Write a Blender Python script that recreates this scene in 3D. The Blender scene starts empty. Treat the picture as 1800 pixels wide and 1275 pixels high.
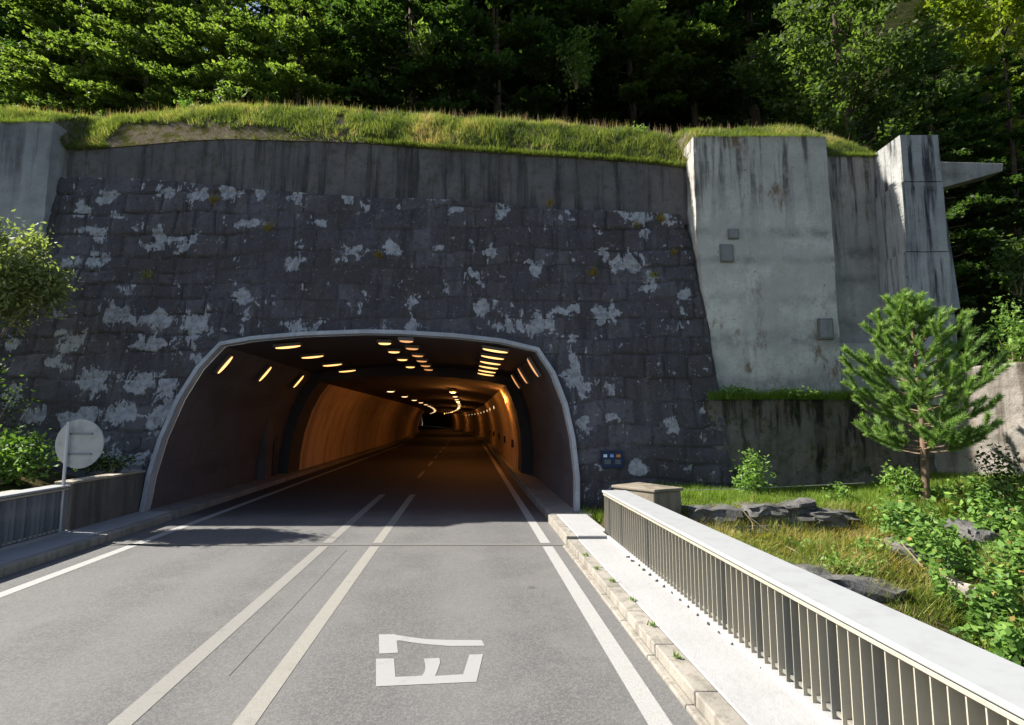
import bpy, bmesh, math, random
import numpy as np
from mathutils import Vector, Matrix

# ------------------------------------------------------------------ camera, sky, sun
SC = bpy.context.scene
COL = SC.collection
F_PX, PITCH, CAM_Z = 950.0, math.atan(101 / 950), 2.5
cam = bpy.data.cameras.new('camera'); cam_o = bpy.data.objects.new('camera', cam); COL.objects.link(cam_o)
cam.sensor_width = 36; cam.lens = 36 * F_PX / 1800; cam.clip_start = .05; cam.clip_end = 800
cam_o.location = (0, 0, CAM_Z); cam_o.rotation_euler = (math.pi / 2 + PITCH, 0, 0)
SC.camera = cam_o
TO_SUN = Vector((-1.08, .19, 1.0)).normalized()
SUN_EL = math.asin(TO_SUN.z); SUN_AZ = math.atan2(TO_SUN.x, TO_SUN.y)
W = bpy.data.worlds.new('World'); SC.world = W; W.use_nodes = True
wn = W.node_tree.nodes; bg = wn['Background']
sky = wn.new('ShaderNodeTexSky'); sky.sky_type = 'NISHITA'; sky.sun_disc = False
sky.sun_elevation = SUN_EL; sky.sun_rotation = SUN_AZ
W.node_tree.links.new(sky.outputs[0], bg.inputs[0]); bg.inputs[1].default_value = .068
sun = bpy.data.lights.new('sun', 'SUN'); sun.energy = 5.0; sun.angle = math.radians(.5); sun.color = (1, .95, .86)
sun_o = bpy.data.objects.new('sun', sun); COL.objects.link(sun_o)
sun_o.rotation_euler = TO_SUN.to_track_quat('Z', 'Y').to_euler(); sun_o.location = (-20, 5, 30)
SC.view_settings.view_transform = 'Standard'; SC.view_settings.look = 'None'
SC.view_settings.gamma = 1; SC.view_settings.exposure = 1.32
SC.render.engine = 'CYCLES'

# ------------------------------------------------------------------ measuring helpers
_c, _s = math.cos(PITCH), math.sin(PITCH)
def ray(px, py):
    u = (px - 900) / F_PX; v = (637.5 - py) / F_PX
    return u, _c - v * _s, _s + v * _c
def at(px, py, Y):                     # point at forward distance Y
    a, b, d = ray(px, py); t = Y / b
    return Vector((a * t, Y, CAM_Z + d * t))
def gnd(px, py, z=0.):                 # point at height z
    a, b, d = ray(px, py); t = (z - CAM_Z) / d
    return Vector((a * t, b * t, z))
WY0, WB = 14.36, .14                  # battered stone face: Y = WY0 + WB*z
def onwall(px, py):
    a, b, d = ray(px, py); t = (WY0 + WB * CAM_Z) / (b - WB * d)
    return Vector((a * t, b * t, CAM_Z + d * t))
SL = -.0816
def bend(Y):
    return -max(0., Y - 52) ** 2 / 1500.
def road(s, Y, z=0.):
    return Vector((s + SL * Y + bend(Y), Y, z))

# ------------------------------------------------------------------ numpy noise
def _h(i, j, sd):
    v = np.sin(i * 127.1 + j * 311.7 + sd * 74.7) * 43758.5453
    return v - np.floor(v)
def vn(x, y, sd=0):
    x = np.asarray(x, float); y = np.asarray(y, float)
    i = np.floor(x); j = np.floor(y); fx = x - i; fy = y - j
    fx = fx * fx * (3 - 2 * fx); fy = fy * fy * (3 - 2 * fy)
    a = _h(i, j, sd); b = _h(i + 1, j, sd); c = _h(i, j + 1, sd); d = _h(i + 1, j + 1, sd)
    return (a * (1 - fx) + b * fx) * (1 - fy) + (c * (1 - fx) + d * fx) * fy
def fbm(x, y, sd=0, o=4):
    r = 0; w = .5; k = 1.
    for q in range(o):
        r = r + w * vn(np.asarray(x) * k, np.asarray(y) * k, sd + q * 13); w *= .5; k *= 2.03
    return r / (1 - .5 ** o)
def sstep(a, b, x):
    t = np.clip((x - a) / (b - a), 0, 1); return t * t * (3 - 2 * t)

# ------------------------------------------------------------------ materials
class NT:
    def __init__(s, name):
        s.m = bpy.data.materials.new(name); s.m.use_nodes = True
        s.t = s.m.node_tree; s.n = s.t.nodes; s.b = s.n['Principled BSDF']; s.out = s.n['Material Output']
        s.tc = s.n.new('ShaderNodeTexCoord')
        s.b.inputs['Specular IOR Level'].default_value = .3
    def lk(s, a, b):
        if hasattr(a, 'is_output'): s.t.links.new(a, b)
        else: b.default_value = a
    def vec(s, scale=(1, 1, 1), src='Object', loc=(0, 0, 0)):
        mp = s.n.new('ShaderNodeMapping'); s.t.links.new(s.tc.outputs[src], mp.inputs[0])
        mp.inputs['Scale'].default_value = scale; mp.inputs['Location'].default_value = loc
        return mp.outputs[0]
    def noise(s, scale, detail=4, rough=.55, st=(1, 1, 1), loc=(0, 0, 0), dist=0):
        n = s.n.new('ShaderNodeTexNoise'); s.t.links.new(s.vec(st, loc=loc), n.inputs['Vector'])
        n.inputs['Scale'].default_value = scale; n.inputs['Detail'].default_value = detail
        n.inputs['Roughness'].default_value = rough; n.inputs['Distortion'].default_value = dist
        return n.outputs['Fac']
    def ss(s, x, lo, hi):
        m = s.n.new('ShaderNodeMapRange'); m.interpolation_type = 'SMOOTHSTEP'
        s.lk(x, m.inputs[0]); m.inputs[1].default_value = lo; m.inputs[2].default_value = hi
        return m.outputs[0]
    def mix(s, f, a, b):
        m = s.n.new('ShaderNodeMix'); m.data_type = 'RGBA'
        s.lk(f, m.inputs[0])
        for k, v in ((6, a), (7, b)):
            if hasattr(v, 'is_output'): s.t.links.new(v, m.inputs[k])
            else: m.inputs[k].default_value = (*v, 1)
        return m.outputs[2]
    def math(s, op, a, b=0.):
        m = s.n.new('ShaderNodeMath'); m.operation = op; s.lk(a, m.inputs[0]); s.lk(b, m.inputs[1]); return m.outputs[0]
    def attr(s, name):
        a = s.n.new('ShaderNodeAttribute'); a.attribute_name = name; return a.outputs['Fac']
    def sep(s, src='Object'):
        x = s.n.new('ShaderNodeSeparateXYZ'); s.t.links.new(s.tc.outputs[src], x.inputs[0]); return x.outputs
    def rnd(s):
        return s.n.new('ShaderNodeObjectInfo').outputs['Random']
    def ramp(s, f, stops):
        r = s.n.new('ShaderNodeValToRGB'); s.lk(f, r.inputs[0]); e = r.color_ramp.elements
        while len(e) < len(stops): e.new(.5)
        for q, (p, c) in zip(e, stops): q.position = p; q.color = (*c, 1)
        return r.outputs[0]
    def bump(s, h, strength=.4, dist=.02):
        b = s.n.new('ShaderNodeBump'); b.inputs['Strength'].default_value = strength; b.inputs['Distance'].default_value = dist
        s.lk(h, b.inputs['Height']); s.t.links.new(b.outputs[0], s.b.inputs['Normal'])
    def done(s, col, rough=.9, metal=0.):
        if hasattr(col, 'is_output'): s.t.links.new(col, s.b.inputs['Base Color'])
        else: s.b.inputs['Base Color'].default_value = (*col, 1)
        s.lk(rough, s.b.inputs['Roughness']); s.b.inputs['Metallic'].default_value = metal
        return s.m
    def leafy(s, col, trans=.35, gain=1.4):
        s.done(col, .6)
        tr = s.n.new('ShaderNodeBsdfTranslucent'); g = s.n.new('ShaderNodeMix'); g.data_type = 'RGBA'; g.blend_type = 'MULTIPLY'
        g.inputs[0].default_value = 1; s.t.links.new(col, g.inputs[6]); g.inputs[7].default_value = (gain * 1.05, gain * 1.15, gain * .5, 1)
        s.t.links.new(g.outputs[2], tr.inputs[0])
        mx = s.n.new('ShaderNodeMixShader'); mx.inputs[0].default_value = trans
        s.t.links.new(s.b.outputs[0], mx.inputs[1]); s.t.links.new(tr.outputs[0], mx.inputs[2])
        s.t.links.new(mx.outputs[0], s.out.inputs[0]); return s.m

def concrete(name, light, dark, stain=.5, ztop=None, zlen=2., streak=3., bump=.35, moss=0., joints=(), rust=0., blot=1.):
    k = NT(name)
    c = k.mix(k.ss(k.noise(1.1, 5, .6), .35, .68), light, tuple((1 - .28 * min(1, blot)) * v for v in light))
    c = k.mix(k.math('MULTIPLY', k.ss(k.noise(14, 4, .65), .52, .75), min(1, blot)), c, tuple(.6 * v for v in light))
    st = k.noise(streak, 4, .65, (1, 1, .07))
    f = k.ss(st, .46, .64)
    if ztop is not None:
        z = k.sep()[2]
        g = k.ss(k.math('ADD', z, k.math('MULTIPLY', k.noise(2.2, 3, .5, (1, 1, .15)), zlen * 1.4)), ztop - zlen * .6, ztop + zlen * .55)
        f = k.math('MULTIPLY', k.math('ADD', k.math('MULTIPLY', f, .75), .25), k.math('ADD', g, .18))
    c = k.mix(k.math('MULTIPLY', f, stain), c, dark)
    z = k.sep()[2]
    for (zj, w, amt) in joints:
        d = k.math('ABSOLUTE', k.math('SUBTRACT', k.math('ADD', z, k.math('MULTIPLY', k.noise(1.3, 4), .16)), zj + .08))
        g = k.math('SUBTRACT', 1., k.ss(d, 0., w))
        g = k.math('MULTIPLY', g, k.ss(k.noise(2.6, 5, .7, loc=(3, 1, 9)), .3, .62))
        c = k.mix(k.math('MULTIPLY', g, amt), c, tuple(.75 * v + .25 * a for v, a in zip(dark, light)))
    if rust: c = k.mix(k.math('MULTIPLY', k.ss(k.noise(1.7, 5, .7, (1, 1, .45), loc=(7, 0, 2)), .56, .72), rust), c, (.17, .105, .06))
    if moss: c = k.mix(k.math('MULTIPLY', k.ss(k.noise(3.5, 6, .7, loc=(5, 2, 1)), .5, .66), moss), c, (.035, .045, .012))
    c = k.mix(k.math('MULTIPLY', k.ss(k.noise(5, 8, .78, loc=(1, 8, 3)), .59, .70), .8 * blot), c, dark)
    c = k.mix(k.math('MULTIPLY', k.ss(k.noise(.8, 6, .68, loc=(4, 2, 6)), .45, .66), .45 * blot), c, tuple(.6 * a + .4 * b for a, b in zip(light, dark)))
    k.bump(k.math('ADD', k.noise(9, 6, .65), k.math('MULTIPLY', k.noise(60, 3), .4)), bump, .03)
    return k.done(c, .92)

MAT = {}
def mats():
    # asphalt: longitudinal wear bands, pale aggregate, oil specks
    k = NT('asphalt'); x = k.sep()
    lat = k.math('ADD', x[0], k.math('MULTIPLY', x[1], .0816))
    wob = k.math('ADD', lat, k.math('MULTIPLY', k.noise(.35, 3), 1.1))
    band = k.math('SINE', k.math('MULTIPLY', wob, 3.3))
    c = k.mix(k.ss(band, -1, 1), (.090, .0895, .090), (.118, .1165, .116))
    c = k.mix(k.ss(k.noise(.9, 5, .6), .4, .75), c, (.136, .131, .128))
    c = k.mix(k.math('MULTIPLY', k.ss(k.noise(.9, 6, .7, (1, .35, 1), loc=(1, 6, 2)), .52, .66), .4), c, (.092, .088, .087))
    c = k.mix(k.math('MULTIPLY', k.ss(k.noise(4, 6, .72, loc=(8, 1, 2)), .5, .7), .35), c, (.155, .15, .145))
    c = k.mix(k.math('MULTIPLY', k.ss(k.noise(.55, 4, .6, (1, .25, 1), loc=(4, 4, 0)), .5, .7), .35), c, (.085, .082, .082))
    v = k.n.new('ShaderNodeTexVoronoi'); v.inputs['Scale'].default_value = 55; k.t.links.new(k.tc.outputs['Object'], v.inputs['Vector'])
    c = k.mix(k.math('MULTIPLY', k.ss(v.outputs['Color'], .2, .9), .5), c, (.20, .192, .182))
    c = k.mix(k.math('MULTIPLY', k.ss(k.noise(120, 2), .5, .62), .55), c, (.06, .058, .057))
    c = k.mix(k.math('MULTIPLY', k.ss(k.noise(2.2, 3, .5, loc=(9, 9, 0)), .72, .76), .6), c, (.05, .05, .05))
    inn = k.ss(k.math('ADD', x[1], k.math('MULTIPLY', k.noise(1.2, 4, .6), 1.2)), 14.0, 16.5)  # darker inside the portal: tunnel grime, plus the mouth's shade painted into the asphalt
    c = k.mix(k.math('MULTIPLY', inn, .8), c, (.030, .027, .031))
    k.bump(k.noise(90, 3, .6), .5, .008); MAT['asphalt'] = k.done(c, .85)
    def paint(name, col, wear):
        k = NT(name)
        c = k.mix(k.math('MULTIPLY', k.ss(k.noise(70, 4, .7), .46, .6), wear), col, (.17, .16, .15))
        c = k.mix(k.ss(k.noise(3, 5, .7), .55, .78), c, tuple(.75 * q for q in col))
        k.bump(k.noise(90, 3), .3, .006); return k.done(c, .75)
    MAT['edge_paint'] = paint('edge_paint', (.335, .33, .32), .4)
    MAT['old_paint'] = paint('old_paint', (.25, .24, .21), .6)
    MAT['faint_paint'] = paint('faint_paint', (.215, .208, .19), .7)
    MAT['letter_paint'] = paint('letter_paint', (.275, .275, .27), .12)
    MAT['joint'] = NT('joint').done((.075, .07, .066), .9)
    MAT['joint_pale'] = NT('joint_pale').done((.16, .15, .14), .9)
    MAT['pave'] = concrete('pavement_concrete', (.335, .332, .335), (.24, .235, .22), .12, streak=1.5, blot=.3)
    MAT['kerb'] = concrete('kerb_stone', (.31, .285, .245), (.14, .125, .10), .6, streak=6)
    # stone wall
    k = NT('stone'); blk = k.attr('tone')
    c = k.ramp(blk, [(0, (.060, .055, .064)), (.5, (.080, .073, .084)), (1, (.112, .105, .116))])
    c = k.mix(k.math('MULTIPLY', k.ss(k.noise(2.2, 6, .65), .45, .7), .6), c, (.058, .052, .045))
    c = k.mix(k.math('MULTIPLY', k.ss(k.noise(3.5, 5, .65, (1, 1, .12)), .52, .7), .45), c, (.16, .155, .155))
    c = k.mix(k.math('MULTIPLY', k.ss(k.noise(7, 8, .75), .5, .68), .85), c, (.036, .033, .034))
    c = k.mix(k.math('MULTIPLY', k.ss(k.noise(16, 8, .78, loc=(7, 3, 1)), .56, .68), .65), c, (.19, .18, .185))
    c = k.mix(k.math('MULTIPLY', k.ss(k.noise(.45, 5, .6, loc=(2, 7, 5)), .42, .62), .55), c, (.05, .043, .04))
    c = k.mix(k.math('MULTIPLY', k.ss(k.noise(2.2, 6, .7, (1, 1, .1), loc=(6, 7, 5)), .55, .68), .7), c, (.035, .032, .033))
    c = k.mix(k.math('MULTIPLY', k.attr('joint'), .6), c, (.03, .027, .022))
    lm = k.math('ADD', k.attr('lime'), k.math('ADD', k.math('MULTIPLY', k.math('SUBTRACT', k.noise(2.6, 5, .58, (1, 1, .8), dist=.7), .5), 3.6), k.math('MULTIPLY', k.math('SUBTRACT', k.noise(9, 7, .7, (1.3, 1, .55), loc=(4, 4, 4)), .5), 1.9)))
    c = k.mix(k.math('MULTIPLY', k.ss(k.math('SUBTRACT', lm, k.math('MULTIPLY', k.attr('joint'), .45)), .53, .68), .8), c, k.mix(k.ss(k.noise(6, 5, .7), .4, .62), (.40, .41, .43), (.24, .24, .255)))
    c = k.mix(k.math('MULTIPLY', k.ss(k.noise(7, 8, .78, loc=(3, 3, 3), dist=1.2), .60, .64), .7), c, (.32, .32, .33))
    c = k.mix(k.math('MULTIPLY', k.ss(k.noise(1.3, 5, .7, loc=(9, 0, 4)), .62, .75), .6), c, (.055, .045, .018))
    k.bump(k.math('ADD', k.noise(12, 7, .7), k.math('MULTIPLY', k.noise(45, 4, .6), .5)), .6, .03)
    MAT['stone'] = k.done(c, .93)
    MAT['band'] = concrete('upper_concrete', (.135, .125, .125), (.032, .030, .031), .9, streak=3.4, moss=.5, rust=.25, blot=1.25)
    MAT['pier'] = concrete('pier_concrete', (.60, .575, .515), (.11, .10, .095), 1., 10.7, 2.8, 3.2, rust=1., bump=.8, blot=1.7,
                           joints=((7.85, .28, .95), (7.05, .2, 1.), (5.9, .3, .55), (4.75, .45, .85), (3.5, .35, .85)))
    MAT['panel'] = concrete('panel_concrete', (.42, .40, .365), (.06, .057, .055), 1., 10.4, 3.8, 3., bump=.8, rust=.5, blot=1.5,
                            joints=((7.4, .4, .95), (6.6, .25, .9), (5.2, .4, .9)))
    MAT['column'] = concrete('column_concrete', (.47, .47, .45), (.035, .037, .04), 1.2, 10.2, 9., 4.5, bump=.7)
    MAT['left_pier'] = concrete('left_pier_concrete', (.34, .35, .35), (.09, .09, .095), .8, 11., 2., 2.2, bump=.6)
    MAT['patch'] = concrete('patch_concrete', (.27, .27, .26), (.12, .12, .12), .6, bump=.8); MAT['patch_edge'] = concrete('patch_edge', (.19, .185, .175), (.10, .10, .10), .6)
    MAT['lower'] = concrete('lower_wall', (.20, .18, .15), (.016, .015, .013), 1.1, 3.1, 2.4, 3., bump=1., moss=.9, rust=.5, blot=1.25)
    MAT['right_wall'] = concrete('right_wall', (.37, .335, .30), (.07, .055, .04), 1.2, 3.8, 2.4, 3.2, bump=1., rust=.9, moss=.3, blot=1.3)
    MAT['parapet'] = concrete('parapet', (.16, .145, .13), (.05, .047, .045), .6)
    MAT['parapet_top'] = concrete('parapet_top', (.42, .38, .30), (.2, .17, .12), .5)
    MAT['block'] = concrete('block', (.25, .215, .165), (.09, .075, .055), .7)
    MAT['rim'] = concrete('rim', (.42, .43, .46), (.22, .22, .24), .35)
    k = NT('lining'); x = k.sep()
    c = k.mix(k.ss(k.noise(.8, 4, .6, (1, .3, 1)), .4, .7), (.098, .084, .092), (.066, .055, .06))
    jt = k.math('FRACT', k.math('MULTIPLY', x[2], 2.6))
    c = k.mix(k.math('MULTIPLY', k.ss(jt, .93, .99), .5), c, (.07, .06, .055))
    jy = k.math('FRACT', k.math('MULTIPLY', x[1], .42))
    c = k.mix(k.math('MULTIPLY', k.ss(jy, .96, .99), .5), c, (.06, .05, .05))
    c = k.mix(k.math('MULTIPLY', k.ss(k.noise(2, 5, .7, (1, 1, .15)), .5, .7), .6), c, (.07, .055, .05))
    MAT['lining'] = k.done(c, .85)
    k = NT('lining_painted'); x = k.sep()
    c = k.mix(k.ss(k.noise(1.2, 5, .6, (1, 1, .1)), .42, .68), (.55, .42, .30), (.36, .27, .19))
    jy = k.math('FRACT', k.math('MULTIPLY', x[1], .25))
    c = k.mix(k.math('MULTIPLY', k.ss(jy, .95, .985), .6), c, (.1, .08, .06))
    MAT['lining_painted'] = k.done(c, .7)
    MAT['soffit'] = NT('soffit').done((.05, .04, .044), .9)
    MAT['dark_band'] = NT('dark_band').done((.045, .04, .045), .8)
    MAT['tunnel_pave'] = concrete('tunnel_pavement', (.26, .24, .22), (.12, .11, .1), .4)
    MAT['cable'] = NT('cable').done((.02, .018, .018), .7)
    def glow(name, col, st):
        k = NT(name); k.done((.9, .8, .6), .4); k.b.inputs['Emission Color'].default_value = (*col, 1); k.b.inputs['Emission Strength'].default_value = st; return k.m
    MAT['glow'] = glow('lamp_glow', (1, .52, .16), .85)
    MAT['glow_dim'] = glow('lamp_glow_dim', (1, .40, .12), .34)
    MAT['glow_white'] = glow('lamp_glow_cream', (1, .68, .34), .9)
    MAT['glow_red'] = glow('lamp_glow_orange', (1, .22, .05), .4)
    MAT['housing'] = NT('lamp_housing').done((.12, .11, .11), .5, .6)
    # metals
    k = NT('rail_paint'); c = k.mix(k.ss(k.noise(5, 5, .65), .45, .7), (.31, .32, .325), (.285, .29, .295)); MAT['rail'] = k.done(c, .55)
    k = NT('fin_metal'); c = k.mix(k.ss(k.rnd(), .82, .88), (.42, .385, .31), (.22, .215, .19))
    c = k.mix(k.ss(k.noise(6, 5, .6, (1, 1, .2)), .45, .75), c, (.34, .31, .25)); MAT['fin'] = k.done(c, .5, .15)
    k = NT('dark_fin'); MAT['dark_fin'] = k.done(k.mix(k.ss(k.rnd(), .3, .7), (.15, .155, .17), (.10, .10, .115)), .55, .15)
    MAT['galv'] = NT('galvanised').done((.40, .42, .45), .45, .5)
    k = NT('sign_back'); c = k.mix(k.ss(k.noise(4, 5, .6), .4, .7), (.40, .40, .38), (.30, .30, .29)); MAT['sign_back'] = k.done(c, .55)
    MAT['bracket'] = NT('bracket').done((.22, .22, .24), .5, .5)
    MAT['blue'] = NT('sign_blue').done((.007, .02, .065), .4)
    MAT['icon_white'] = NT('icon_white').done((.6, .7, .8), .5)
    MAT['icon_blue'] = NT('icon_pale_blue').done((.18, .34, .62), .5)
    MAT['icon_orange'] = NT('icon_orange').done((.55, .20, .05), .5)
    MAT['icon_dark'] = NT('icon_grey').done((.09, .10, .11), .5)
    MAT['wire'] = NT('wire').done((.4, .38, .33), .5, .5)
    # soil, rock, plants
    k = NT('soil'); c = k.mix(k.ss(k.noise(1.5, 6, .65), .4, .65), (.05, .045, .02), (.085, .07, .035))
    c = k.mix(k.ss(k.noise(.8, 5, .6, loc=(4, 1, 0)), .48, .62), c, (.04, .06, .014)); k.bump(k.noise(12, 6), .8, .05); k.b.inputs['Specular IOR Level'].default_value = 0; MAT['soil'] = k.done(c, 1.)
    k = NT('forest_floor'); c = k.mix(k.ss(k.noise(2, 6), .4, .65), (.012, .016, .006), (.03, .03, .012)); k.b.inputs['Specular IOR Level'].default_value = 0; MAT['forest_floor'] = k.done(c, 1.)
    k = NT('gravel'); c = k.mix(k.ss(k.noise(25, 4), .4, .65), (.17, .14, .10), (.09, .075, .05)); c = k.mix(k.ss(k.noise(3, 5), .42, .6), c, (.075, .075, .022)); k.bump(k.noise(14, 6, .7), 1., .06); k.b.inputs['Specular IOR Level'].default_value = 0; MAT['gravel'] = k.done(c, 1.)
    k = NT('rock'); c = k.mix(k.ss(k.noise(3, 6, .7), .4, .7), (.12, .115, .11), (.05, .048, .047))
    c = k.mix(k.ss(k.noise(8, 6, .7), .58, .7), c, (.24, .235, .22)); k.bump(k.noise(9, 7, .7), .9, .04); MAT['rock'] = k.done(c, .95)
    k = NT('pale_rock'); c = k.mix(k.ss(k.noise(5, 6, .7), .4, .7), (.30, .27, .24), (.14, .12, .11)); k.bump(k.noise(9, 7, .7), .9, .04); MAT['pale_rock'] = k.done(c, .95)
    k = NT('bark'); c = k.mix(k.ss(k.noise(8, 5, .6, (1, 1, .2)), .4, .65), (.11, .08, .055), (.05, .037, .028)); k.bump(k.noise(20, 5, .6, (1, 1, .2)), .6, .02); MAT['bark'] = k.done(c, .95)
    k = NT('pine_bark'); c = k.mix(k.ss(k.noise(12, 5, .6, (1, 1, .4)), .4, .65), (.20, .135, .085), (.09, .062, .045)); MAT['pine_bark'] = k.done(c, .95)
    MAT['dry_stem'] = NT('dry_stem').done((.32, .25, .16), .9)
    LG = dict(dark_leaf=1.5, needle=2.3, bush_leaf=1.5, weed_leaf=1.8, ground_leaf=2.0, grass_blade=1.45, dry_grass_blade=1.75, fresh_grass_blade=1.6, beech_leaf=1.6, maple_leaf=1.0, yellow_leaf=1.5)
    def leaf(name, stops, trans=.35, gain=1.4):
        if name in ('beech_leaf', 'maple_leaf', 'dark_leaf'): trans, gain = .5, 1.9
        k = NT(name); return k.leafy(k.ramp(k.attr('tint'), [(p, tuple(v * LG.get(name, 1.) for v in q)) for p, q in stops]), trans, gain)
    MAT['beech'] = leaf('beech_leaf', [(0, (.030, .050, .013)), (.5, (.060, .086, .020)), (1, (.11, .135, .034))])
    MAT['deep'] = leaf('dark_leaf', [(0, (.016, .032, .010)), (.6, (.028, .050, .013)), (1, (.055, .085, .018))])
    MAT['maple'] = leaf('maple_leaf', [(0, (.036, .062, .018)), (.5, (.066, .100, .026)), (1, (.105, .145, .04))])
    MAT['lime_leaf'] = leaf('yellow_leaf', [(0, (.075, .11, .012)), (.5, (.13, .165, .018)), (1, (.19, .21, .028))], .45)
    MAT['needle'] = leaf('needle', [(0, (.038, .070, .024)), (.5, (.078, .126, .034)), (1, (.14, .19, .05))], .3)
    MAT['bush'] = leaf('bush_leaf', [(0, (.09, .11, .045)), (.5, (.15, .18, .065)), (.92, (.22, .24, .10)), (1, (.26, .16, .24))], .4)
    MAT['weed'] = leaf('weed_leaf', [(0, (.045, .085, .018)), (.5, (.085, .145, .028)), (1, (.14, .20, .05))])
    MAT['ivy'] = leaf('ground_leaf', [(0, (.022, .05, .010)), (.5, (.055, .105, .018)), (.93, (.105, .165, .030)), (1, (.20, .13, .04))], .3)
    MAT['grass'] = leaf('grass_blade', [(0, (.04, .06, .016)), (.4, (.095, .12, .032)), (.7, (.165, .175, .06)), (.88, (.23, .20, .09)), (1, (.29, .18, .13))], .4)
    MAT['dry_grass'] = leaf('dry_grass_blade', [(0, (.05, .08, .016)), (.45, (.11, .135, .03)), (.72, (.19, .17, .05)), (1, (.28, .17, .09))], .35)
    MAT['fresh_grass'] = leaf('fresh_grass_blade', [(0, (.055, .10, .012)), (.6, (.11, .165, .022)), (1, (.19, .21, .05))], .4)
    MAT['yellow_tuft'] = leaf('yellow_tuft', [(0, (.16, .13, .02)), (.6, (.28, .22, .04)), (1, (.34, .2, .05))], .35)
    MAT['moss'] = NT('moss').done((.05, .05, .04), 1.)
mats()

# ------------------------------------------------------------------ mesh helpers
def put(o, parent=None):
    COL.objects.link(o)
    if parent is not None: o.parent = parent
    return o
class MB:
    def __init__(s): s.v = []; s.f = []
    def add(s, vs, fs):
        n = len(s.v); s.v += [tuple(v) for v in vs]; s.f += [tuple(n + i for i in f) for f in fs]; return s
    def hexa(s, p):          # 4 bottom, 4 top, same winding
        return s.add(p, [(3, 2, 1, 0), (4, 5, 6, 7), (0, 1, 5, 4), (1, 2, 6, 5), (2, 3, 7, 6), (3, 0, 4, 7)])
    def box(s, x0, x1, y0, y1, z0, z1):
        return s.hexa([(x0, y0, z0), (x1, y0, z0), (x1, y1, z0), (x0, y1, z0), (x0, y0, z1), (x1, y0, z1), (x1, y1, z1), (x0, y1, z1)])
    def tube(s, pts, rad, n=8, cap=True):
        pts = [Vector(p) for p in pts]; rings = []; n0 = len(s.v)
        if not hasattr(rad, '__len__'): rad = [rad] * len(pts)
        for i, p in enumerate(pts):
            d = (pts[min(i + 1, len(pts) - 1)] - pts[max(i - 1, 0)]).normalized()
            a = d.cross(Vector((.31, .87, .13))); 
            if a.length < .1: a = d.cross(Vector((1, 0, 0)))
            a.normalize(); b = d.cross(a)
            s.v += [tuple(p + (a * math.cos(2 * math.pi * k / n) + b * math.sin(2 * math.pi * k / n)) * rad[i]) for k in range(n)]
        for i in range(len(pts) - 1):
            for k in range(n):
                q = (k + 1) % n
                s.f.append((n0 + i * n + k, n0 + i * n + q, n0 + (i + 1) * n + q, n0 + (i + 1) * n + k))
        if cap:
            s.f.append(tuple(n0 + k for k in range(n))[::-1]); s.f.append(tuple(n0 + (len(pts) - 1) * n + k for k in range(n)))
        return s
    def extr(s, poly, d):    # planar polygon swept along vector d
        n = len(poly); d = Vector(d); P = [Vector(p) for p in poly]
        return s.add(P + [p + d for p in P], [tuple(range(n))[::-1], tuple(range(n, 2 * n))] + [(k, (k + 1) % n, n + (k + 1) % n, n + k) for k in range(n)])
    def obj(s, name, m, parent=None, loc=None, bevel=0, smooth=False, seg=2):
        off = Vector(loc) if loc is not None else (Vector(parent.location) if parent is not None and parent.parent is None else Vector())
        if parent is not None and parent.parent is not None: off = Vector(parent.parent.location)
        me = bpy.data.meshes.new(name); me.from_pydata([tuple(Vector(v) - off) for v in s.v], [], s.f); me.update()
        bm = bmesh.new(); bm.from_mesh(me); bmesh.ops.recalc_face_normals(bm, faces=bm.faces); bm.to_mesh(me); bm.free()
        me.materials.append(MAT[m]); o = put(bpy.data.objects.new(name, me), parent)
        if parent is None: o.location = off
        if bevel:
            b = o.modifiers.new('bevel', 'BEVEL'); b.width = bevel; b.segments = seg; b.limit_method = 'ANGLE'; b.angle_limit = math.radians(40)
        if smooth: me.shade_smooth()
        return o
def tag(o, label=None, cat=None, group=None, kind=None):
    for k, v in (('label', label), ('category', cat), ('group', group), ('kind', kind)):
        if v: o[k] = v
    return o
def empty(name, loc, label, cat, group=None):
    o = bpy.data.objects.new(name, None); o.empty_display_size = .1; COL.objects.link(o); o.location = loc
    return tag(o, label, cat, group)
def raw(name, V, loops_per, m, parent=None, tint=None, loc=None, smooth=False):   # V (n,k,3) separate polygons
    V = np.asarray(V, np.float32); n, k = V.shape[0], V.shape[1]
    off = np.array(loc if loc is not None else (parent.location if parent is not None else (0, 0, 0)), np.float32)
    me = bpy.data.meshes.new(name); me.vertices.add(n * k); me.vertices.foreach_set('co', (V - off).ravel())
    me.loops.add(n * k); me.loops.foreach_set('vertex_index', np.arange(n * k, dtype=np.int32))
    me.polygons.add(n); me.polygons.foreach_set('loop_start', np.arange(n, dtype=np.int32) * k)
    me.update(calc_edges=True); me.validate()
    if tint is not None:
        a = me.attributes.new('tint', 'FLOAT', 'POINT'); a.data.foreach_set('value', np.repeat(tint, k).astype(np.float32))
    me.materials.append(MAT[m]); o = put(bpy.data.objects.new(name, me), parent)
    if parent is None and loc is not None: o.location = loc
    return o
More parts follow.
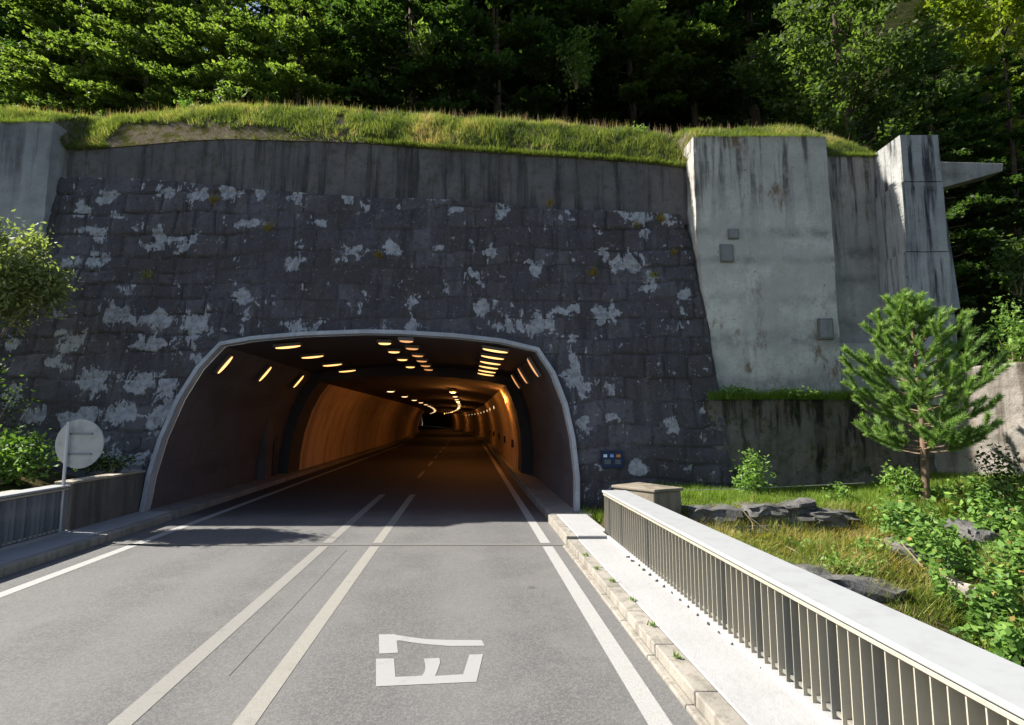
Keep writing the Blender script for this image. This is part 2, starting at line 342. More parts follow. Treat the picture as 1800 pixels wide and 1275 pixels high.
def grid(name, P, m, parent=None, keep=None, attrs=None, smooth=True, kind=None, solid=0.):  # P (a,b,3)
    a, b = P.shape[:2]; me = bpy.data.meshes.new(name)
    idx = np.arange(a * b).reshape(a, b)
    Q = np.stack([idx[:-1, :-1], idx[:-1, 1:], idx[1:, 1:], idx[1:, :-1]], -1)
    Q = Q[keep] if keep is not None else Q.reshape(-1, 4)
    off = np.array(parent.location if parent is not None else (0, 0, 0), np.float32)
    me.vertices.add(a * b); me.vertices.foreach_set('co', (P.reshape(-1, 3) - off).astype(np.float32).ravel())
    n = len(Q); me.loops.add(n * 4); me.loops.foreach_set('vertex_index', Q.ravel().astype(np.int32))
    me.polygons.add(n); me.polygons.foreach_set('loop_start', np.arange(n, dtype=np.int32) * 4); me.update(calc_edges=True); me.validate()
    for k, v in (attrs or {}).items():
        at_ = me.attributes.new(k, 'FLOAT', 'POINT'); at_.data.foreach_set('value', v.ravel().astype(np.float32))
    if smooth: me.shade_smooth()
    me.materials.append(MAT[m]); o = put(bpy.data.objects.new(name, me), parent)
    if kind: o['kind'] = kind
    return o
ORD = ['', 'first', 'second', 'third', 'fourth', 'fifth', 'sixth', 'seventh', 'eighth', 'ninth', 'tenth', 'eleventh', 'twelfth', 'thirteenth',
       'fourteenth', 'fifteenth', 'sixteenth', 'seventeenth', 'eighteenth', 'nineteenth', 'twentieth']
RNG = np.random.default_rng(7)

# ------------------------------------------------------------------ road and markings
S_KR, S_KL = 2.0, -7.42
PORTAL = 14.22
def strip(name, s0, s1, ys, z, m, parent=None):
    P = np.array([[tuple(road(s, y, z)) for s in (s0, s1)] for y in ys]); return grid(name, P, m, parent, smooth=False)
ysr = np.concatenate([np.arange(-12, 30, 3.), np.arange(30, 236, 4.)])
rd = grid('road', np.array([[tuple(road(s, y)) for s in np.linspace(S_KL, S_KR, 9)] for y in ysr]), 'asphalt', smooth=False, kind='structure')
JY = 11.22
yl = list(np.arange(18, 62, 4.))
for (s, w, y1, m, gap) in ((1.61, .2, 62, 'edge_paint', True), (-1.825, .19, 18.6, 'old_paint', True), (-2.845, .2, 18.6, 'faint_paint', True), (-6.68, .2, 62, 'edge_paint', False)):
    nm = 'edge_line' if m == 'edge_paint' else 'centre_line'
    strip(nm, s - w / 2, s + w / 2, [-8, 0, JY - .16] if gap else [-8, 0, 12.], .004, m, rd)
    ys = [JY + .14 if gap else 12., 14, 16] + [y for y in yl if y <= y1]
    if y1 < 30: ys.append(y1)
    strip(nm, s - w / 2, s + w / 2, ys, .004, m, rd)
for y in range(24, 70, 6):
    strip('centre_line', -2.2, -2.05, [y, y + 3.], .004, 'faint_paint', rd)
def flat(name, polys, m, z):
    mb = MB()
    for poly in polys:
        mb.add([gnd(600 + x / 6, 1080 + y / 6, z) for x, y in poly], [tuple(range(len(poly)))])
    me = bpy.data.meshes.new(name); me.from_pydata(mb.v, [], mb.f); bm = bmesh.new(); bm.from_mesh(me)
    bmesh.ops.triangulate(bm, faces=bm.faces)
    for f in bm.faces:
        f.normal_update()
        if f.normal.z < 0: f.normal_flip()
    bm.to_mesh(me); bm.free(); me.materials.append(MAT[m])
    return put(bpy.data.objects.new(name, me), rd)
flat('letter_marking', [[(395, 212), (550, 210), (620, 224), (700, 236), (800, 251), (900, 262), (1100, 270), (1480, 272), (1512, 332), (1150, 335), (950, 320), (850, 310), (750, 297), (610, 275), (585, 280), (598, 405), (400, 415)]], 'letter_paint', .004)
flat('letter_marking', [[(365, 468), (555, 465), (570, 660), (850, 648), (875, 610), (888, 570), (882, 515), (872, 468), (1035, 460), (1042, 510), (1015, 590), (990, 650), (1285, 632), (1350, 425), (1495, 420), (1425, 712), (365, 760)]], 'letter_paint', .004)
mb = MB(); mb.add([(S_KL + SL * JY, JY - .09, .004), (S_KR + SL * JY, JY - .09, .004), (S_KR + SL * JY, JY - .03, .004), (S_KL + SL * JY, JY - .03, .004)], [(0, 1, 2, 3)])
mb.obj('expansion_joint', 'joint', rd)
mb = MB(); mb.add([(S_KL + SL * JY, JY - .025, .004), (S_KR + SL * JY, JY - .025, .004), (S_KR + SL * JY, JY + .06, .004), (S_KL + SL * JY, JY + .06, .004)], [(0, 1, 2, 3)])
mb.obj('expansion_joint', 'joint_pale', rd)
# thin crack between the centre lines
pts = [(-2.32, y) for y in np.arange(5.6, 10.8, .4)]
mb = MB()
for (a, y), (b, y2) in zip(pts[:-1], pts[1:]):
    mb.add([road(a - .004, y, .003), road(a + .004, y, .003), road(b + .004, y2, .003), road(b - .004, y2, .003)], [(0, 1, 2, 3)])
mb.obj('crack', 'joint', rd)

# ------------------------------------------------------------------ pavements and kerbs
def slab(mb, s0, s1, y0, y1, z0, z1):
    mb.hexa([road(s0, y0, z0), road(s1, y0, z0), road(s1, y1, z0), road(s0, y1, z0), road(s0, y0, z1), road(s1, y0, z1), road(s1, y1, z1), road(s0, y1, z1)])
pv = MB(); slab(pv, 2.215, 3.42, -8, 11.05, -.45, .15); tag(pv.obj('pavement', 'pave', bevel=.012), kind='structure')
pv = MB(); slab(pv, 2.215, 2.95, 11.12, 13.62, -.45, .2); tag(pv.obj('pavement', 'pave', bevel=.02), kind='structure')
kb = MB()
y = -8.
while y < 11.0:
    L = 1.0 if y + 1.0 < 11.0 else 11.05 - y
    for q in (0,):
        e = .004 * math.sin(y * 5)
        slab(kb, S_KR - .0 + e, 2.21 + e * 0, y + .006, y + L - .006, -.3, .145)
        slab(kb, S_KR - .085 + e, S_KR - .002 + e, y + .006, y + L - .006, -.3, .035)
    y += L
y = 11.13
while y < 13.4:
    slab(kb, S_KR, 2.21, y, min(y + 1.0, 13.62) - .008, -.3, .19); y += 1.0
tag(kb.obj('kerb', 'kerb', bevel=.014, seg=2), kind='structure')
pv = MB(); slab(pv, -8.42, S_KL - .215, -8, 11.3, -.45, .15); slab(pv, -8.42, S_KL - .215, 11.32, PORTAL, -.45, .17); tag(pv.obj('pavement', 'pave', bevel=.012), kind='structure')
kb = MB(); y = -8.
while y < PORTAL - .3:
    slab(kb, S_KL - .21, S_KL, y + .005, y + .995, -.3, .15); y += 1.
tag(kb.obj('kerb', 'kerb', bevel=.025), kind='structure')
dk = MB(); slab(dk, -8.7, 3.4, -8, 11.2, -.95, -.46); tag(dk.obj('bridge_deck', 'parapet'), kind='structure')

# ------------------------------------------------------------------ tunnel
prof_px = [(251, 898), (263, 840), (284, 772), (315, 702), (349, 648), (388, 607), (440, 598), (530, 590), (640, 586), (700, 587), (800, 593), (880, 602), (944, 617), (970, 657), (991, 711), (1004, 770), (1012, 840), (1011, 898)]
PROF = []
for q, (x, y) in enumerate(prof_px):
    a_, b_, d_ = ray(x, y); t_ = (14.1 + WB * CAM_Z) / (b_ - WB * d_); PROF.append((a_ * t_ - SL * b_ * t_, CAM_Z + d_ * t_))
PROF[0] = (PROF[0][0], -.1); PROF[-1] = (PROF[-1][0], -.1)
def dens(pr, k=4):
    out = []
    for (a, b), (c, d) in zip(pr[:-1], pr[1:]):
        for t in range(k): out.append((a + (c - a) * t / k, b + (d - b) * t / k))
    return out + [pr[-1]]
def offset(pr, d):
    o = []
    for i in range(len(pr)):
        a = Vector(pr[max(i - 1, 0)]); b = Vector(pr[min(i + 1, len(pr) - 1)]); t = (b - a).normalized(); n = Vector((-t.y, t.x))
        o.append((pr[i][0] + n.x * d, pr[i][1] + n.y * d))
    return o
tun = empty('tunnel', road(-2.8, PORTAL, 0), 'wide arched road tunnel lit by orange lamps with pale portal rim', 'tunnel')
RIMW = .115
outer = offset(PROF, RIMW)
mb = MB(); n = len(PROF); Y0, Y1 = 14.1, 14.42
vs = [road(s, Y + WB * z, z) for Y in (Y0, Y1) for pr in (PROF, outer) for s, z in pr]
fs = []
for i in range(n - 1):
    A, B, C, D = i, i + 1, n + i + 1, n + i; k = 2 * n
    fs += [(A, B, C, D), (A + k, D + k, C + k, B + k), (A, A + k, B + k, B), (D, C, C + k, D + k)]
mb.add(vs, fs); mb.obj('portal_rim', 'rim', tun, bevel=.012)
def lining(name, pr, ys, m):
    return grid(name, np.array([[tuple(road(s, y + (WB * z if y < 15 else 0), z)) for s, z in pr] for y in ys]), m, tun, smooth=False)
iL, iR = 5, 12
PIN = offset(PROF, -.0)
Y_IN = 25.2
lining('side_wall', dens(PIN[:iL + 1]), [14.415, 17, 20, Y_IN], 'lining')
lining('side_wall', dens(PIN[iR:]), [14.415, 17, 20, Y_IN], 'lining')
lining('ceiling', PIN[iL:iR + 1], [14.415, 17, 20, Y_IN], 'soffit')
PB = offset(PROF, -.42)
PB[0] = (PB[0][0], -.1); PB[-1] = (PB[-1][0], -.1)
mb = MB(); vs = [road(s, Y, z) for Y in (24.0, 25.6) for pr in (PROF, PB) for s, z in pr]; mb.add(vs, fs); mb.obj('inner_ring', 'dark_band', tun)
yin = [25.6, 30, 35, 40] + list(np.arange(44, 236, 3.))
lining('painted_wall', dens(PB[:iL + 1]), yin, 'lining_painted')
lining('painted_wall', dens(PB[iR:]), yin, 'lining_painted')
lining('inner_ceiling', PB[iL:iR + 1], yin, 'soffit')
mb = MB(); mb.add([road(-12, 234, -1), road(6, 234, -1), road(6, 234, 8), road(-12, 234, 8)], [(0, 1, 2, 3)]); mb.obj('end_wall', 'dark_band', tun)
mb = MB(); slab(mb, -8.6, -7.95, 21.6, 22.3, 0, 3.9); mb.obj('pilaster', 'lining', tun)
mb = MB(); slab(mb, -8.6, -8.1, 22.9, 23.3, 0, 3.9); mb.obj('pilaster', 'dark_band', tun)
mb = MB(); slab(mb, 2.05, 3.1, 13.62, 25.6, -.1, .19)
tp = mb.obj('footway', 'tunnel_pave', tun, bevel=.03)
P = MB(); [slab(P, 2.05, 2.6, a, b, -.1, .19) for a, b in zip(yin[:40], yin[1:41])]; P.obj('footway', 'tunnel_pave', tun)
P = MB(); slab(P, -8.7, S_KL, PORTAL, 25.6, -.1, .17); [slab(P, -8.2, S_KL, a, b, -.1, .17) for a, b in zip(yin[:40], yin[1:41])]; P.obj('footway', 'tunnel_pave', tun)
mb = MB(); mb.tube([road(-7.86, y, 1.0) for y in range(26, 80, 3)], .045, 6); mb.obj('handrail', 'cable', tun)
mb = MB(); mb.tube([road(-7.4, y, 3.55) for y in range(26, 90, 3)], .05, 6); mb.obj('cable_tray', 'cable', tun)
for y in (28, 34, 40, 48, 56):
    mb = MB(); mb.box(*(sorted((road(2.25, y, 0).x, road(2.42, y, 0).x))), y, y + .3, 1.1, 1.5); mb.obj('niche_box', 'cable', tun)

def lamp(name, mat_, label, group, c, ax, w, d, h=.09, light=0., cat='lamp'):
    """box lamp at c; ax = unit vector of its length; lit face below the housing"""
    ax = Vector(ax).normalized(); side = Vector((0, 1, 0)); up = side.cross(ax); up = -up if up.z < 0 else up
    r = empty(name, c, label, cat, group)
    def bx(a, b, z0, z1):
        m = MB(); C = Vector(c)
        m.hexa([C + ax * i * a + side * j * b + up * z for z in (z0, z1) for i, j in ((-1, -1), (1, -1), (1, 1), (-1, 1))]); return m
    bx(w / 2 + .03, d / 2 + .03, .0, h).obj('housing', 'housing', r)
    e_ = min(d, .105); m = MB(); C = Vector(c) - up * .01; m.tube([C + ax * (w / 2 * f) for f in (-1, -.8, -.45, 0, .45, .8, 1)], [e_ * k_ for k_ in (.12, .26, .38, .42, .38, .26, .12)], 8); m.obj('lens', mat_, r)
    if light:
        L = bpy.data.lights.new('lamp_light', 'POINT'); L.energy = light; L.color = (1, .36, .07); L.shadow_soft_size = .2
        lo = bpy.data.objects.new('lamp_light', L); put(lo, r); lo.location = -up * .2
    return r
def ceil_z(s):
    xs = [p[0] for p in PROF[iL:iR + 1]]; zs = [p[1] for p in PROF[iL:iR + 1]]; return float(np.interp(s, xs, zs))
def crow(s, ys, w, m, what):
    sl = (ceil_z(s + .3) - ceil_z(s - .3)) / .6
    for q, y in enumerate(ys):
        lamp('ceiling_lamp', m, '%s, %s lamp from the portal' % (what, ORD[q + 1]), 'ceiling lamps at the tunnel mouth', road(s, y, ceil_z(s) - .14), (1, 0, sl), w, .17)
crow(-5.25, (15.6, 18.1, 20.8, 23.4), .72, 'glow', 'orange strip lamp in the left ceiling row')
crow(-2.45, (15.7, 17.7, 20.0, 22.8), .36, 'glow', 'bright strip lamp in the middle ceiling row')
crow(-1.75, (15.1, 16.7, 18.6, 20.3, 22.1, 23.8), .38, 'glow_dim', 'dim strip lamp right of the middle ceiling row')
crow(.78, (15.5, 17.2, 18.9, 20.5, 22.2, 23.7), .72, 'glow', 'orange strip lamp in the right ceiling row')
def wall_lamp(side, ys, mt, what):
    for q, y in enumerate(ys):
        a, b = (PIN[4], PIN[5]) if side < 0 else (PIN[12], PIN[13])
        t = .42; s = a[0] + (b[0] - a[0]) * t; z = a[1] + (b[1] - a[1]) * t
        ax = Vector((b[0] - a[0], 0, b[1] - a[1])).normalized(); nn = Vector((ax.z, 0, -ax.x))
        if nn.x * side > 0: nn = -nn
        p = road(s, y, z) + nn * .14
        lamp('wall_lamp', mt, '%s, %s from the portal' % (what, ORD[q + 1]), 'wall lamps at the tunnel mouth', p, ax, .62, .13)
wall_lamp(-1, (15.5, 18.6, 22.3), 'glow', 'slanting orange lamp on the left tunnel wall')
wall_lamp(1, (16.0, 19.0, 21.9), 'glow_dim', 'slanting orange lamp on the right tunnel wall')
czb = min(p[1] for p in PB[7:11])
for q, y in enumerate([31.5, 38.5, 45.5, 52, 58.5, 65, 71.5, 78, 84.5, 91, 97.5, 104, 110.5, 117, 124, 131, 138]):
    lamp('tunnel_lamp', 'glow_white', 'small cream lamp in the left ceiling line of the inner tunnel, %s inwards' % ORD[q + 1], 'lamps in the inner tunnel', road(-4.5, y, czb - .2), (1, 0, 0), .42, .5)
for q, y in enumerate([32.5, 38.5, 44, 49.5, 55, 60.5, 66, 71.5, 77, 82.5, 88, 93.5, 99, 105, 111, 117, 124, 131, 138]):
    lamp('tunnel_lamp', 'glow_white', 'square cream lamp in the centre ceiling line of the inner tunnel, %s inwards' % ORD[q + 1], 'lamps in the inner tunnel', road(-.9, y, czb - .2), (1, 0, 0), .34, .9, light=(62 if q in (0, 3) else 70 if q in (8, 14, 18) else 0))
for q, y in enumerate([27.5, 40, 47, 54, 62, 70, 78, 86, 94, 102, 110]):
    lamp('tunnel_lamp', 'glow_red' if q == 0 else 'glow_white', 'orange lamp high on the right wall of the inner tunnel, %s inwards' % ORD[q + 1], 'lamps in the inner tunnel',
         road(1.95, y, 3.5), (0, 0, 1), .4, .3, light=(62 if q == 0 else 0))

# ------------------------------------------------------------------ stone wall
r_px = [(1195, 378), (1214, 430), (1222, 480), (1240, 560), (1255, 640), (1270, 720), (1290, 850), (1298, 900)]
rp = [onwall(*p) for p in r_px]; rz = np.array([p.z for p in rp])[::-1]; rx = np.array([p.x for p in rp])[::-1]
t_px = [(-60, 310), (60, 312), (160, 314), (200, 312), (330, 322), (450, 334), (640, 347), (800, 352), (900, 360), (960, 368), (1100, 373), (1195, 378)]
tp_ = [onwall(*p) for p in t_px]; tx = np.array([p.x for p in tp_]); tz = np.array([p.z for p in tp_])
tx[0] -= 6
XL, ZB = -17.0, -.15
NX, NZ = 520, 200
uu, vv = np.meshgrid(np.linspace(0, 1, NX), np.linspace(0, 1, NZ))
X = XL + uu * (5. - XL); Z = ZB + vv * (np.interp(X, tx, tz) - ZB)
X = XL + uu * (np.interp(Z, rz, rx) - XL); Z = ZB + vv * (np.interp(X, tx, tz) + .06 * (fbm(X * 3, X * 0, 5) - .5) - ZB)
Xw = X + .14 * (fbm(X * .7, Z * .7, 3) - .5) * 2; Zw = Z + .3 * (fbm(X * .3, Z * .4, 9) - .5) * 2 + .09 * (fbm(X * 1.4, Z * .9, 12) - .5) * 2
rw = random.Random(4); zc = [-.6]
while zc[-1] < 11: zc.append(zc[-1] + rw.uniform(.42, .72))
zc = np.array(zc); ci = np.clip(np.searchsorted(zc, Zw) - 1, 0, len(zc) - 2)
H = np.zeros_like(X); tone = np.zeros_like(X); D = np.zeros_like(X)
for c in range(len(zc) - 1):
    m = ci == c
    if not m.any(): continue
    e = [-19.]
    while e[-1] < 8: e.append(e[-1] + rw.uniform(.4, 1.15))
    e = np.array(e); x = Xw[m]; bi = np.clip(np.searchsorted(e, x) - 1, 0, len(e) - 2)
    rr = np.array([[rw.random() for _ in range(6)] for _ in e])
    dx = np.minimum(x - e[bi], e[bi + 1] - x); dz = np.minimum(Zw[m] - zc[c], zc[c + 1] - Zw[m]); d = np.minimum(dx, dz)
    cx = (x - (e[bi] + e[bi + 1]) / 2); cz = (Zw[m] - (zc[c] + zc[c + 1]) / 2)
    H[m] = sstep(0, .05, d) * (.02 + .05 * rr[bi, 0]) + cx * (rr[bi, 1] - .5) * .045 + cz * (rr[bi, 2] - .75) * .05
    tone[m] = rr[bi, 3] ** 1.3; D[m] = 1 - sstep(.004, .032, d) 
D *= sstep(.3, .55, fbm(X * 1.3, Z * 1.3, 77))
rough_amt = (.35 + .65 * np.maximum(sstep(-6.5, -9, X), sstep(1.5, 3.5, X))) + .45 * sstep(6.5, 8, Z)
H = H * rough_amt + .05 * (fbm(X * 2.6, Z * 2.6, 31, 4) - .5) + .03 * (fbm(X * 8, Z * 8, 51, 3) - .5)
LIME = [(190,345,25,15),(300,340,18,10),(350,345,22,14),(410,340,20,14),(520,345,15,10),(275,422,20,18),(325,428,20,14),(180,460,20,16),(165,410,20,12),(230,512,18,12),(425,522,20,14),(430,555,14,16),(210,555,26,18),(280,565,30,18),(345,570,26,24),(265,605,32,16),(130,600,28,18),(170,670,26,20),(245,672,22,18),(300,680,20,18),(210,725,32,24),(140,735,28,18),(65,730,20,14),(195,800,26,22),(280,740,14,20),(235,815,18,14),(530,575,22,10),(730,573,18,10),(645,525,10,14),(690,435,18,12),(730,525,10,10),(850,540,18,14),(840,490,18,16),(770,440,14,12),(945,570,32,22),(1010,645,14,30),(995,545,18,10),(1020,680,10,16),(1000,595,22,8),(1100,465,24,16),(1145,510,24,12),(1120,385,20,14),(1000,380,18,12),(1180,385,14,14),(1060,450,14,12),(880,370,20,12),(800,370,16,10),(650,355,12,12),(610,350,14,10),(700,365,10,8),(780,345,10,10),(1075,735,14,10),(1180,745,12,18),(1025,745,8,12),(1120,820,16,10),(1075,690,10,10),(440,395,20,8),(560,390,16,8),(850,445,16,10),(600,460,12,10),(465,340,14,10),(560,330,12,10),(730,345,8,14),(130,460,16,10),(150,370,16,12),(210,380,14,10),(110,550,16,10),(25,690,16,14),(20,605,12,12),(1130,405,10,18),(1240,715,8,12),(940,470,12,10),(1080,545,10,10),(620,440,14,10),(520,460,16,10),(340,630,12,8),(100,640,16,10),(890,575,30,12),(520,440,10,8),(1060,560,18,10),(1205,520,12,10),(300,720,14,12)]
lime = np.zeros_like(X)
for (px, py, a, b) in LIME:
    p = onwall(px, py); k = .0158
    q = ((X - p.x + .3 * (fbm(X * 3, Z * 3, 91) - .5)) / (a * k * .98)) ** 2 + ((Z - p.z + .25 * (fbm(X * 3, Z * 3, 95) - .5)) / (b * k * 1.05)) ** 2
    lime = np.maximum(lime, np.minimum(1., 1.25 * np.exp(-q * .75)) * rw.uniform(.75, 1.1) * (.85 if 480 < px < 900 else 1.))
lime = np.maximum(lime, .75 * sstep(.10, .0, np.interp(X, tx, tz) - Z) * fbm(X * 2, X * 0, 19))
Ysurf = WY0 + WB * Z - H
Pw = np.stack([X, Ysurf, Z], -1)
# opening for the portal
op = offset(PROF, .05); oX = np.array([road(s, 14.3 + WB * z, z).x for s, z in op]); oZ = np.array([z for s, z in op])
Xc = (X[:-1, :-1] + X[1:, 1:]) / 2; Zc = (Z[:-1, :-1] + Z[1:, 1:]) / 2
ins = np.zeros(Xc.shape, bool); m = len(oX)
for i in range(m):
    x0, z0, x1, z1 = oX[i], oZ[i] if 0 < i < m - 1 else -1, oX[(i + 1) % m], oZ[(i + 1) % m] if 0 < (i + 1) % m < m - 1 else -1
    if abs(z1 - z0) < 1e-9: continue
    cnd = ((z0 > Zc) != (z1 > Zc)) & (Xc < (x1 - x0) * (Zc - z0) / (z1 - z0) + x0); ins ^= cnd
sw = grid('stone_wall', Pw, 'stone', keep=~ins, attrs={'tone': tone, 'lime': lime, 'joint': D})
tag(sw, 'huge battered dark stone block wall with white lime patches around the tunnel mouth', 'stone wall')
# right return and ledge on top
ret = np.stack([Pw[:, -1], Pw[:, -1] + np.array([.25, 1.4, 0])], 0)
for q in range(1): grid('wall_end', ret, 'stone', sw, smooth=False)
led = np.stack([Pw[-1], Pw[-1] * np.array([1, 0, 1]) + np.array([0, 16.3, .0])], 0); grid('wall_ledge', led, 'gravel', sw, smooth=False)
del Pw

# upper concrete band
a_px = [(60, 268), (95, 264), (160, 262), (330, 247), (400, 244), (520, 247), (640, 251), (760, 262), (960, 275), (1090, 283), (1160, 290), (1222, 296)]
YB = 15.72
ap = [at(x, y, YB) for x, y in a_px]; ax_ = np.array([p.x for p in ap]); az_ = np.array([p.z for p in ap])
xs = np.linspace(-13.4, 5.35, 220); vs_ = np.linspace(0, 1, 30); XX, VV = np.meshgrid(xs, vs_)
bot = np.interp(XX, tx, tz) - .25; top = np.interp(XX, ax_, az_)
ZZ = bot + VV * (top - bot)
YY = YB + .02 * (ZZ - 9) - .05 * (fbm(XX * 1.5, ZZ * 1.5, 8) - .5) - .025 * (fbm(XX * 7, ZZ * 7, 18) - .5)
cb = grid('concrete_wall', np.stack([XX, YY, ZZ], -1), 'band')
tag(cb, 'dark streaked concrete band along the top of the stone wall, below the grass', 'concrete wall')

# ------------------------------------------------------------------ piers, panel, column, lower walls
def rough_box(name, x0, x1, y0, y1, z0, z1, m, parent=None, step=.18, amp=.03, sd=1, left=None, label=None, cat=None, taper=0., round_=.0):
    """closed box, front and left faces gently uneven; left(z) moves the left edge"""
    me = bmesh.new(); bmesh.ops.create_cube(me, size=1)
    nx, ny, nz = [max(2, int(d / step)) for d in (x1 - x0, y1 - y0, z1 - z0)]
    me.free(); mb = MB()
    def face(o, e1, e2, n1, n2):
        vs, fs = [], []
        for i in range(n1 + 1):
            for j in range(n2 + 1): vs.append(Vector(o) + Vector(e1) * (i / n1) + Vector(e2) * (j / n2))
        for i in range(n1):
            for j in range(n2): fs.append((i * (n2 + 1) + j, (i + 1) * (n2 + 1) + j, (i + 1) * (n2 + 1) + j + 1, i * (n2 + 1) + j + 1))
        mb.add(vs, fs)
    dx, dy, dz = (x1 - x0, 0, 0), (0, y1 - y0, 0), (0, 0, z1 - z0)
    face((x0, y0, z0), dx, dz, nx, nz); face((x0, y1, z0), dx, dz, nx, nz); face((x0, y0, z0), dy, dz, ny, nz)
    face((x1, y0, z0), dy, dz, ny, nz); face((x0, y0, z1), dx, dy, nx, ny); face((x0, y0, z0), dx, dy, nx, ny)
    V = np.array(mb.v)
    def cell(A, B, s): return (fbm(A * 1.4, B * 1.4, s) - .5) * 2 * amp + (fbm(A * 7, B * 7, s + 4, 3) - .5) * amp * .8
    V2 = V.copy()
    V2[:, 1] += cell(V[:, 0] + 7 * 0, V[:, 2], sd); V2[:, 0] += cell(V[:, 1], V[:, 2], sd + 9) ; V2[:, 2] += cell(V[:, 0], V[:, 1], sd + 17)
    if left is not None:
        t = (x1 - V2[:, 0]) / (x1 - x0); V2[:, 0] += t * (np.array([left(z) for z in V2[:, 2]]) - x0)
    mb.v = [tuple(v) for v in V2]
    me = bpy.data.meshes.new(name)
    off = Vector(parent.location) if parent is not None else Vector(((x0 + x1) / 2, (y0 + y1) / 2, z0))
    me.from_pydata([tuple(Vector(v) - (off if parent is not None else Vector())) for v in mb.v], [], mb.f)
    bm = bmesh.new(); bm.from_mesh(me); bmesh.ops.remove_doubles(bm, verts=bm.verts, dist=.0005); bmesh.ops.recalc_face_normals(bm, faces=bm.faces); bm.to_mesh(me); bm.free()
    me.materials.append(MAT[m]); o = put(bpy.data.objects.new(name, me), parent)
    if label: tag(o, label, cat)
    return o
pier = rough_box('concrete_pier', 5.3, 9.2, 15.05, 16.4, 3.0, 10.78, 'pier', sd=3, amp=.035, left=lambda z: 5.3 + max(0, 7.6 - z) * .1,
                 label='tall pale concrete pier with grassy top, right of the stone wall', cat='concrete pier')
for (px, py, w, h) in ((1290, 411, 16, 16), (1278, 445, 20, 28), (1452, 578, 22, 32)):
    p = at(px, py, 15.0); k = .0158
    mb = MB(); mb.box(p.x - w * k / 2, p.x + w * k / 2, 14.972, 15.1, p.z - h * k / 2, p.z + h * k / 2); mb.obj('repair_patch', 'patch', pier, bevel=.012)
    mb = MB(); mb.box(p.x - w * k * .62, p.x + w * k * .6, 14.985, 15.1, p.z - h * k * .6, p.z + h * k * .58); mb.obj('patch_edge', 'patch_edge', pier, bevel=.02)
rough_box('concrete_wall', 9.23, 10.98, 15.5, 16.6, 4.7, 10.4, 'panel', sd=5, label='darker concrete wall panel between the pale pier and the tall column', cat='concrete wall')
rough_box('concrete_footing', 9.24, 11.0, 15.22, 16.4, 2.9, 4.68, 'panel', sd=8, label='dark concrete footing under the wall panel, behind the young pine', cat='concrete footing')
lp = at(95, 230, 15.35)
rough_box('concrete_pier', -21, lp.x, 15.3, 16.9, .3, at(60, 216, 15.35).z, 'left_pier', sd=11, amp=.04, label='smooth grey concrete pier at the left edge of the photo, above the big bush', cat='concrete pier')
# column of stacked pours
colm = empty('concrete_column', (11.4, 14.9, 3), 'tall square streaked concrete column with sunlit left face and side bracket', 'column')
zz = [2.9, 5.35, 7.08, 9.08, 10.46]
for q, (a, b) in enumerate(zip(zz[:-1], zz[1:])):
    rough_box('shaft', 10.88 - .06 * (3 - q), 11.98 - .01 * q, 14.4, 15.5, a + (.012 if q else 0), b - .012, 'column', colm, sd=20, amp=.014)
mb = MB(); mb.box(10.95, 11.9, 14.47, 15.45, 5, 10.3); mb.obj('core', 'joint', colm)
mb = MB(); mb.hexa([(11.9, 14.95, 5.6), (12.62, 14.95, 5.6), (12.62, 15.5, 5.6), (11.9, 15.5, 5.6), (11.9, 14.95, 9.4), (12.38, 14.95, 9.4), (12.38, 15.5, 9.4), (11.9, 15.5, 9.4)]); mb.obj('side_rib', 'column', colm, bevel=.02)
pl = [at(x, y, 15.05) for x, y in ((1648, 284), (1764, 287), (1763, 301), (1665, 328), (1650, 332))]
mb = MB(); mb.extr(pl, (0, .5, 0)); mb.obj('bracket', 'panel', colm, bevel=.02)
# lower rough wall with grassy ledge
def rough_sheet(name, A, B, z0, z1f, m, amp, sd, label, cat, thick):
    A, B = Vector(A), Vector(B); L = (B - A).length; d = (B - A).normalized(); nrm = Vector((d.y, -d.x, 0))
    a = np.linspace(0, L, int(L / .07)); v = np.linspace(0, 1, int((z1f(0) - z0) / .07) + 2); AA, VV = np.meshgrid(a, v)
    top = np.vectorize(z1f)(AA) + .05 * (fbm(AA * 2, AA * 0, sd + 1) - .5) ; ZZ = z0 + VV * (top - z0)
    h = amp * (fbm(AA * 1.1, ZZ * 1.1, sd) - .5) * 2 + amp * .6 * (fbm(AA * 4, ZZ * 4, sd + 5) - .5)
    P = np.stack([A.x + d.x * AA + nrm.x * h, A.y + d.y * AA + nrm.y * h, ZZ], -1)
    P = np.concatenate([P, (P[-1] - np.array([nrm.x, nrm.y, -.02]) * thick)[None]], 0)
    P = np.concatenate([P, np.stack([P[-1][:, 0], P[-1][:, 1], np.full(len(a), z0)], -1)[None]], 0)
    o = grid(name, P, m); return tag(o, label, cat)
rough_sheet('retaining_wall', (5.3, 14.62), (12.35, 14.62), .2, lambda a: 3.05, 'lower', .14, 41, 'low dark mossy rough concrete wall below the pale pier', 'retaining wall', 1.2) if False else None
def v3(x, y): return Vector((x, y, 0))
rough_sheet('retaining_wall', v3(5.2, 14.62), v3(12.4, 14.62), .2, lambda a: 3.05 + .04 * a / 7, 'lower', .13, 41, 'low dark mossy rough wall below the pale concrete pier', 'retaining wall', 1.3)
rough_sheet('retaining_wall', v3(11.25, 14.75), v3(14.6, 8.6), .0, lambda a: 3.84 + .02 * a, 'right_wall', .07, 43, 'sunlit pale rough retaining wall at the right edge beside the young pine', 'retaining wall', .55)

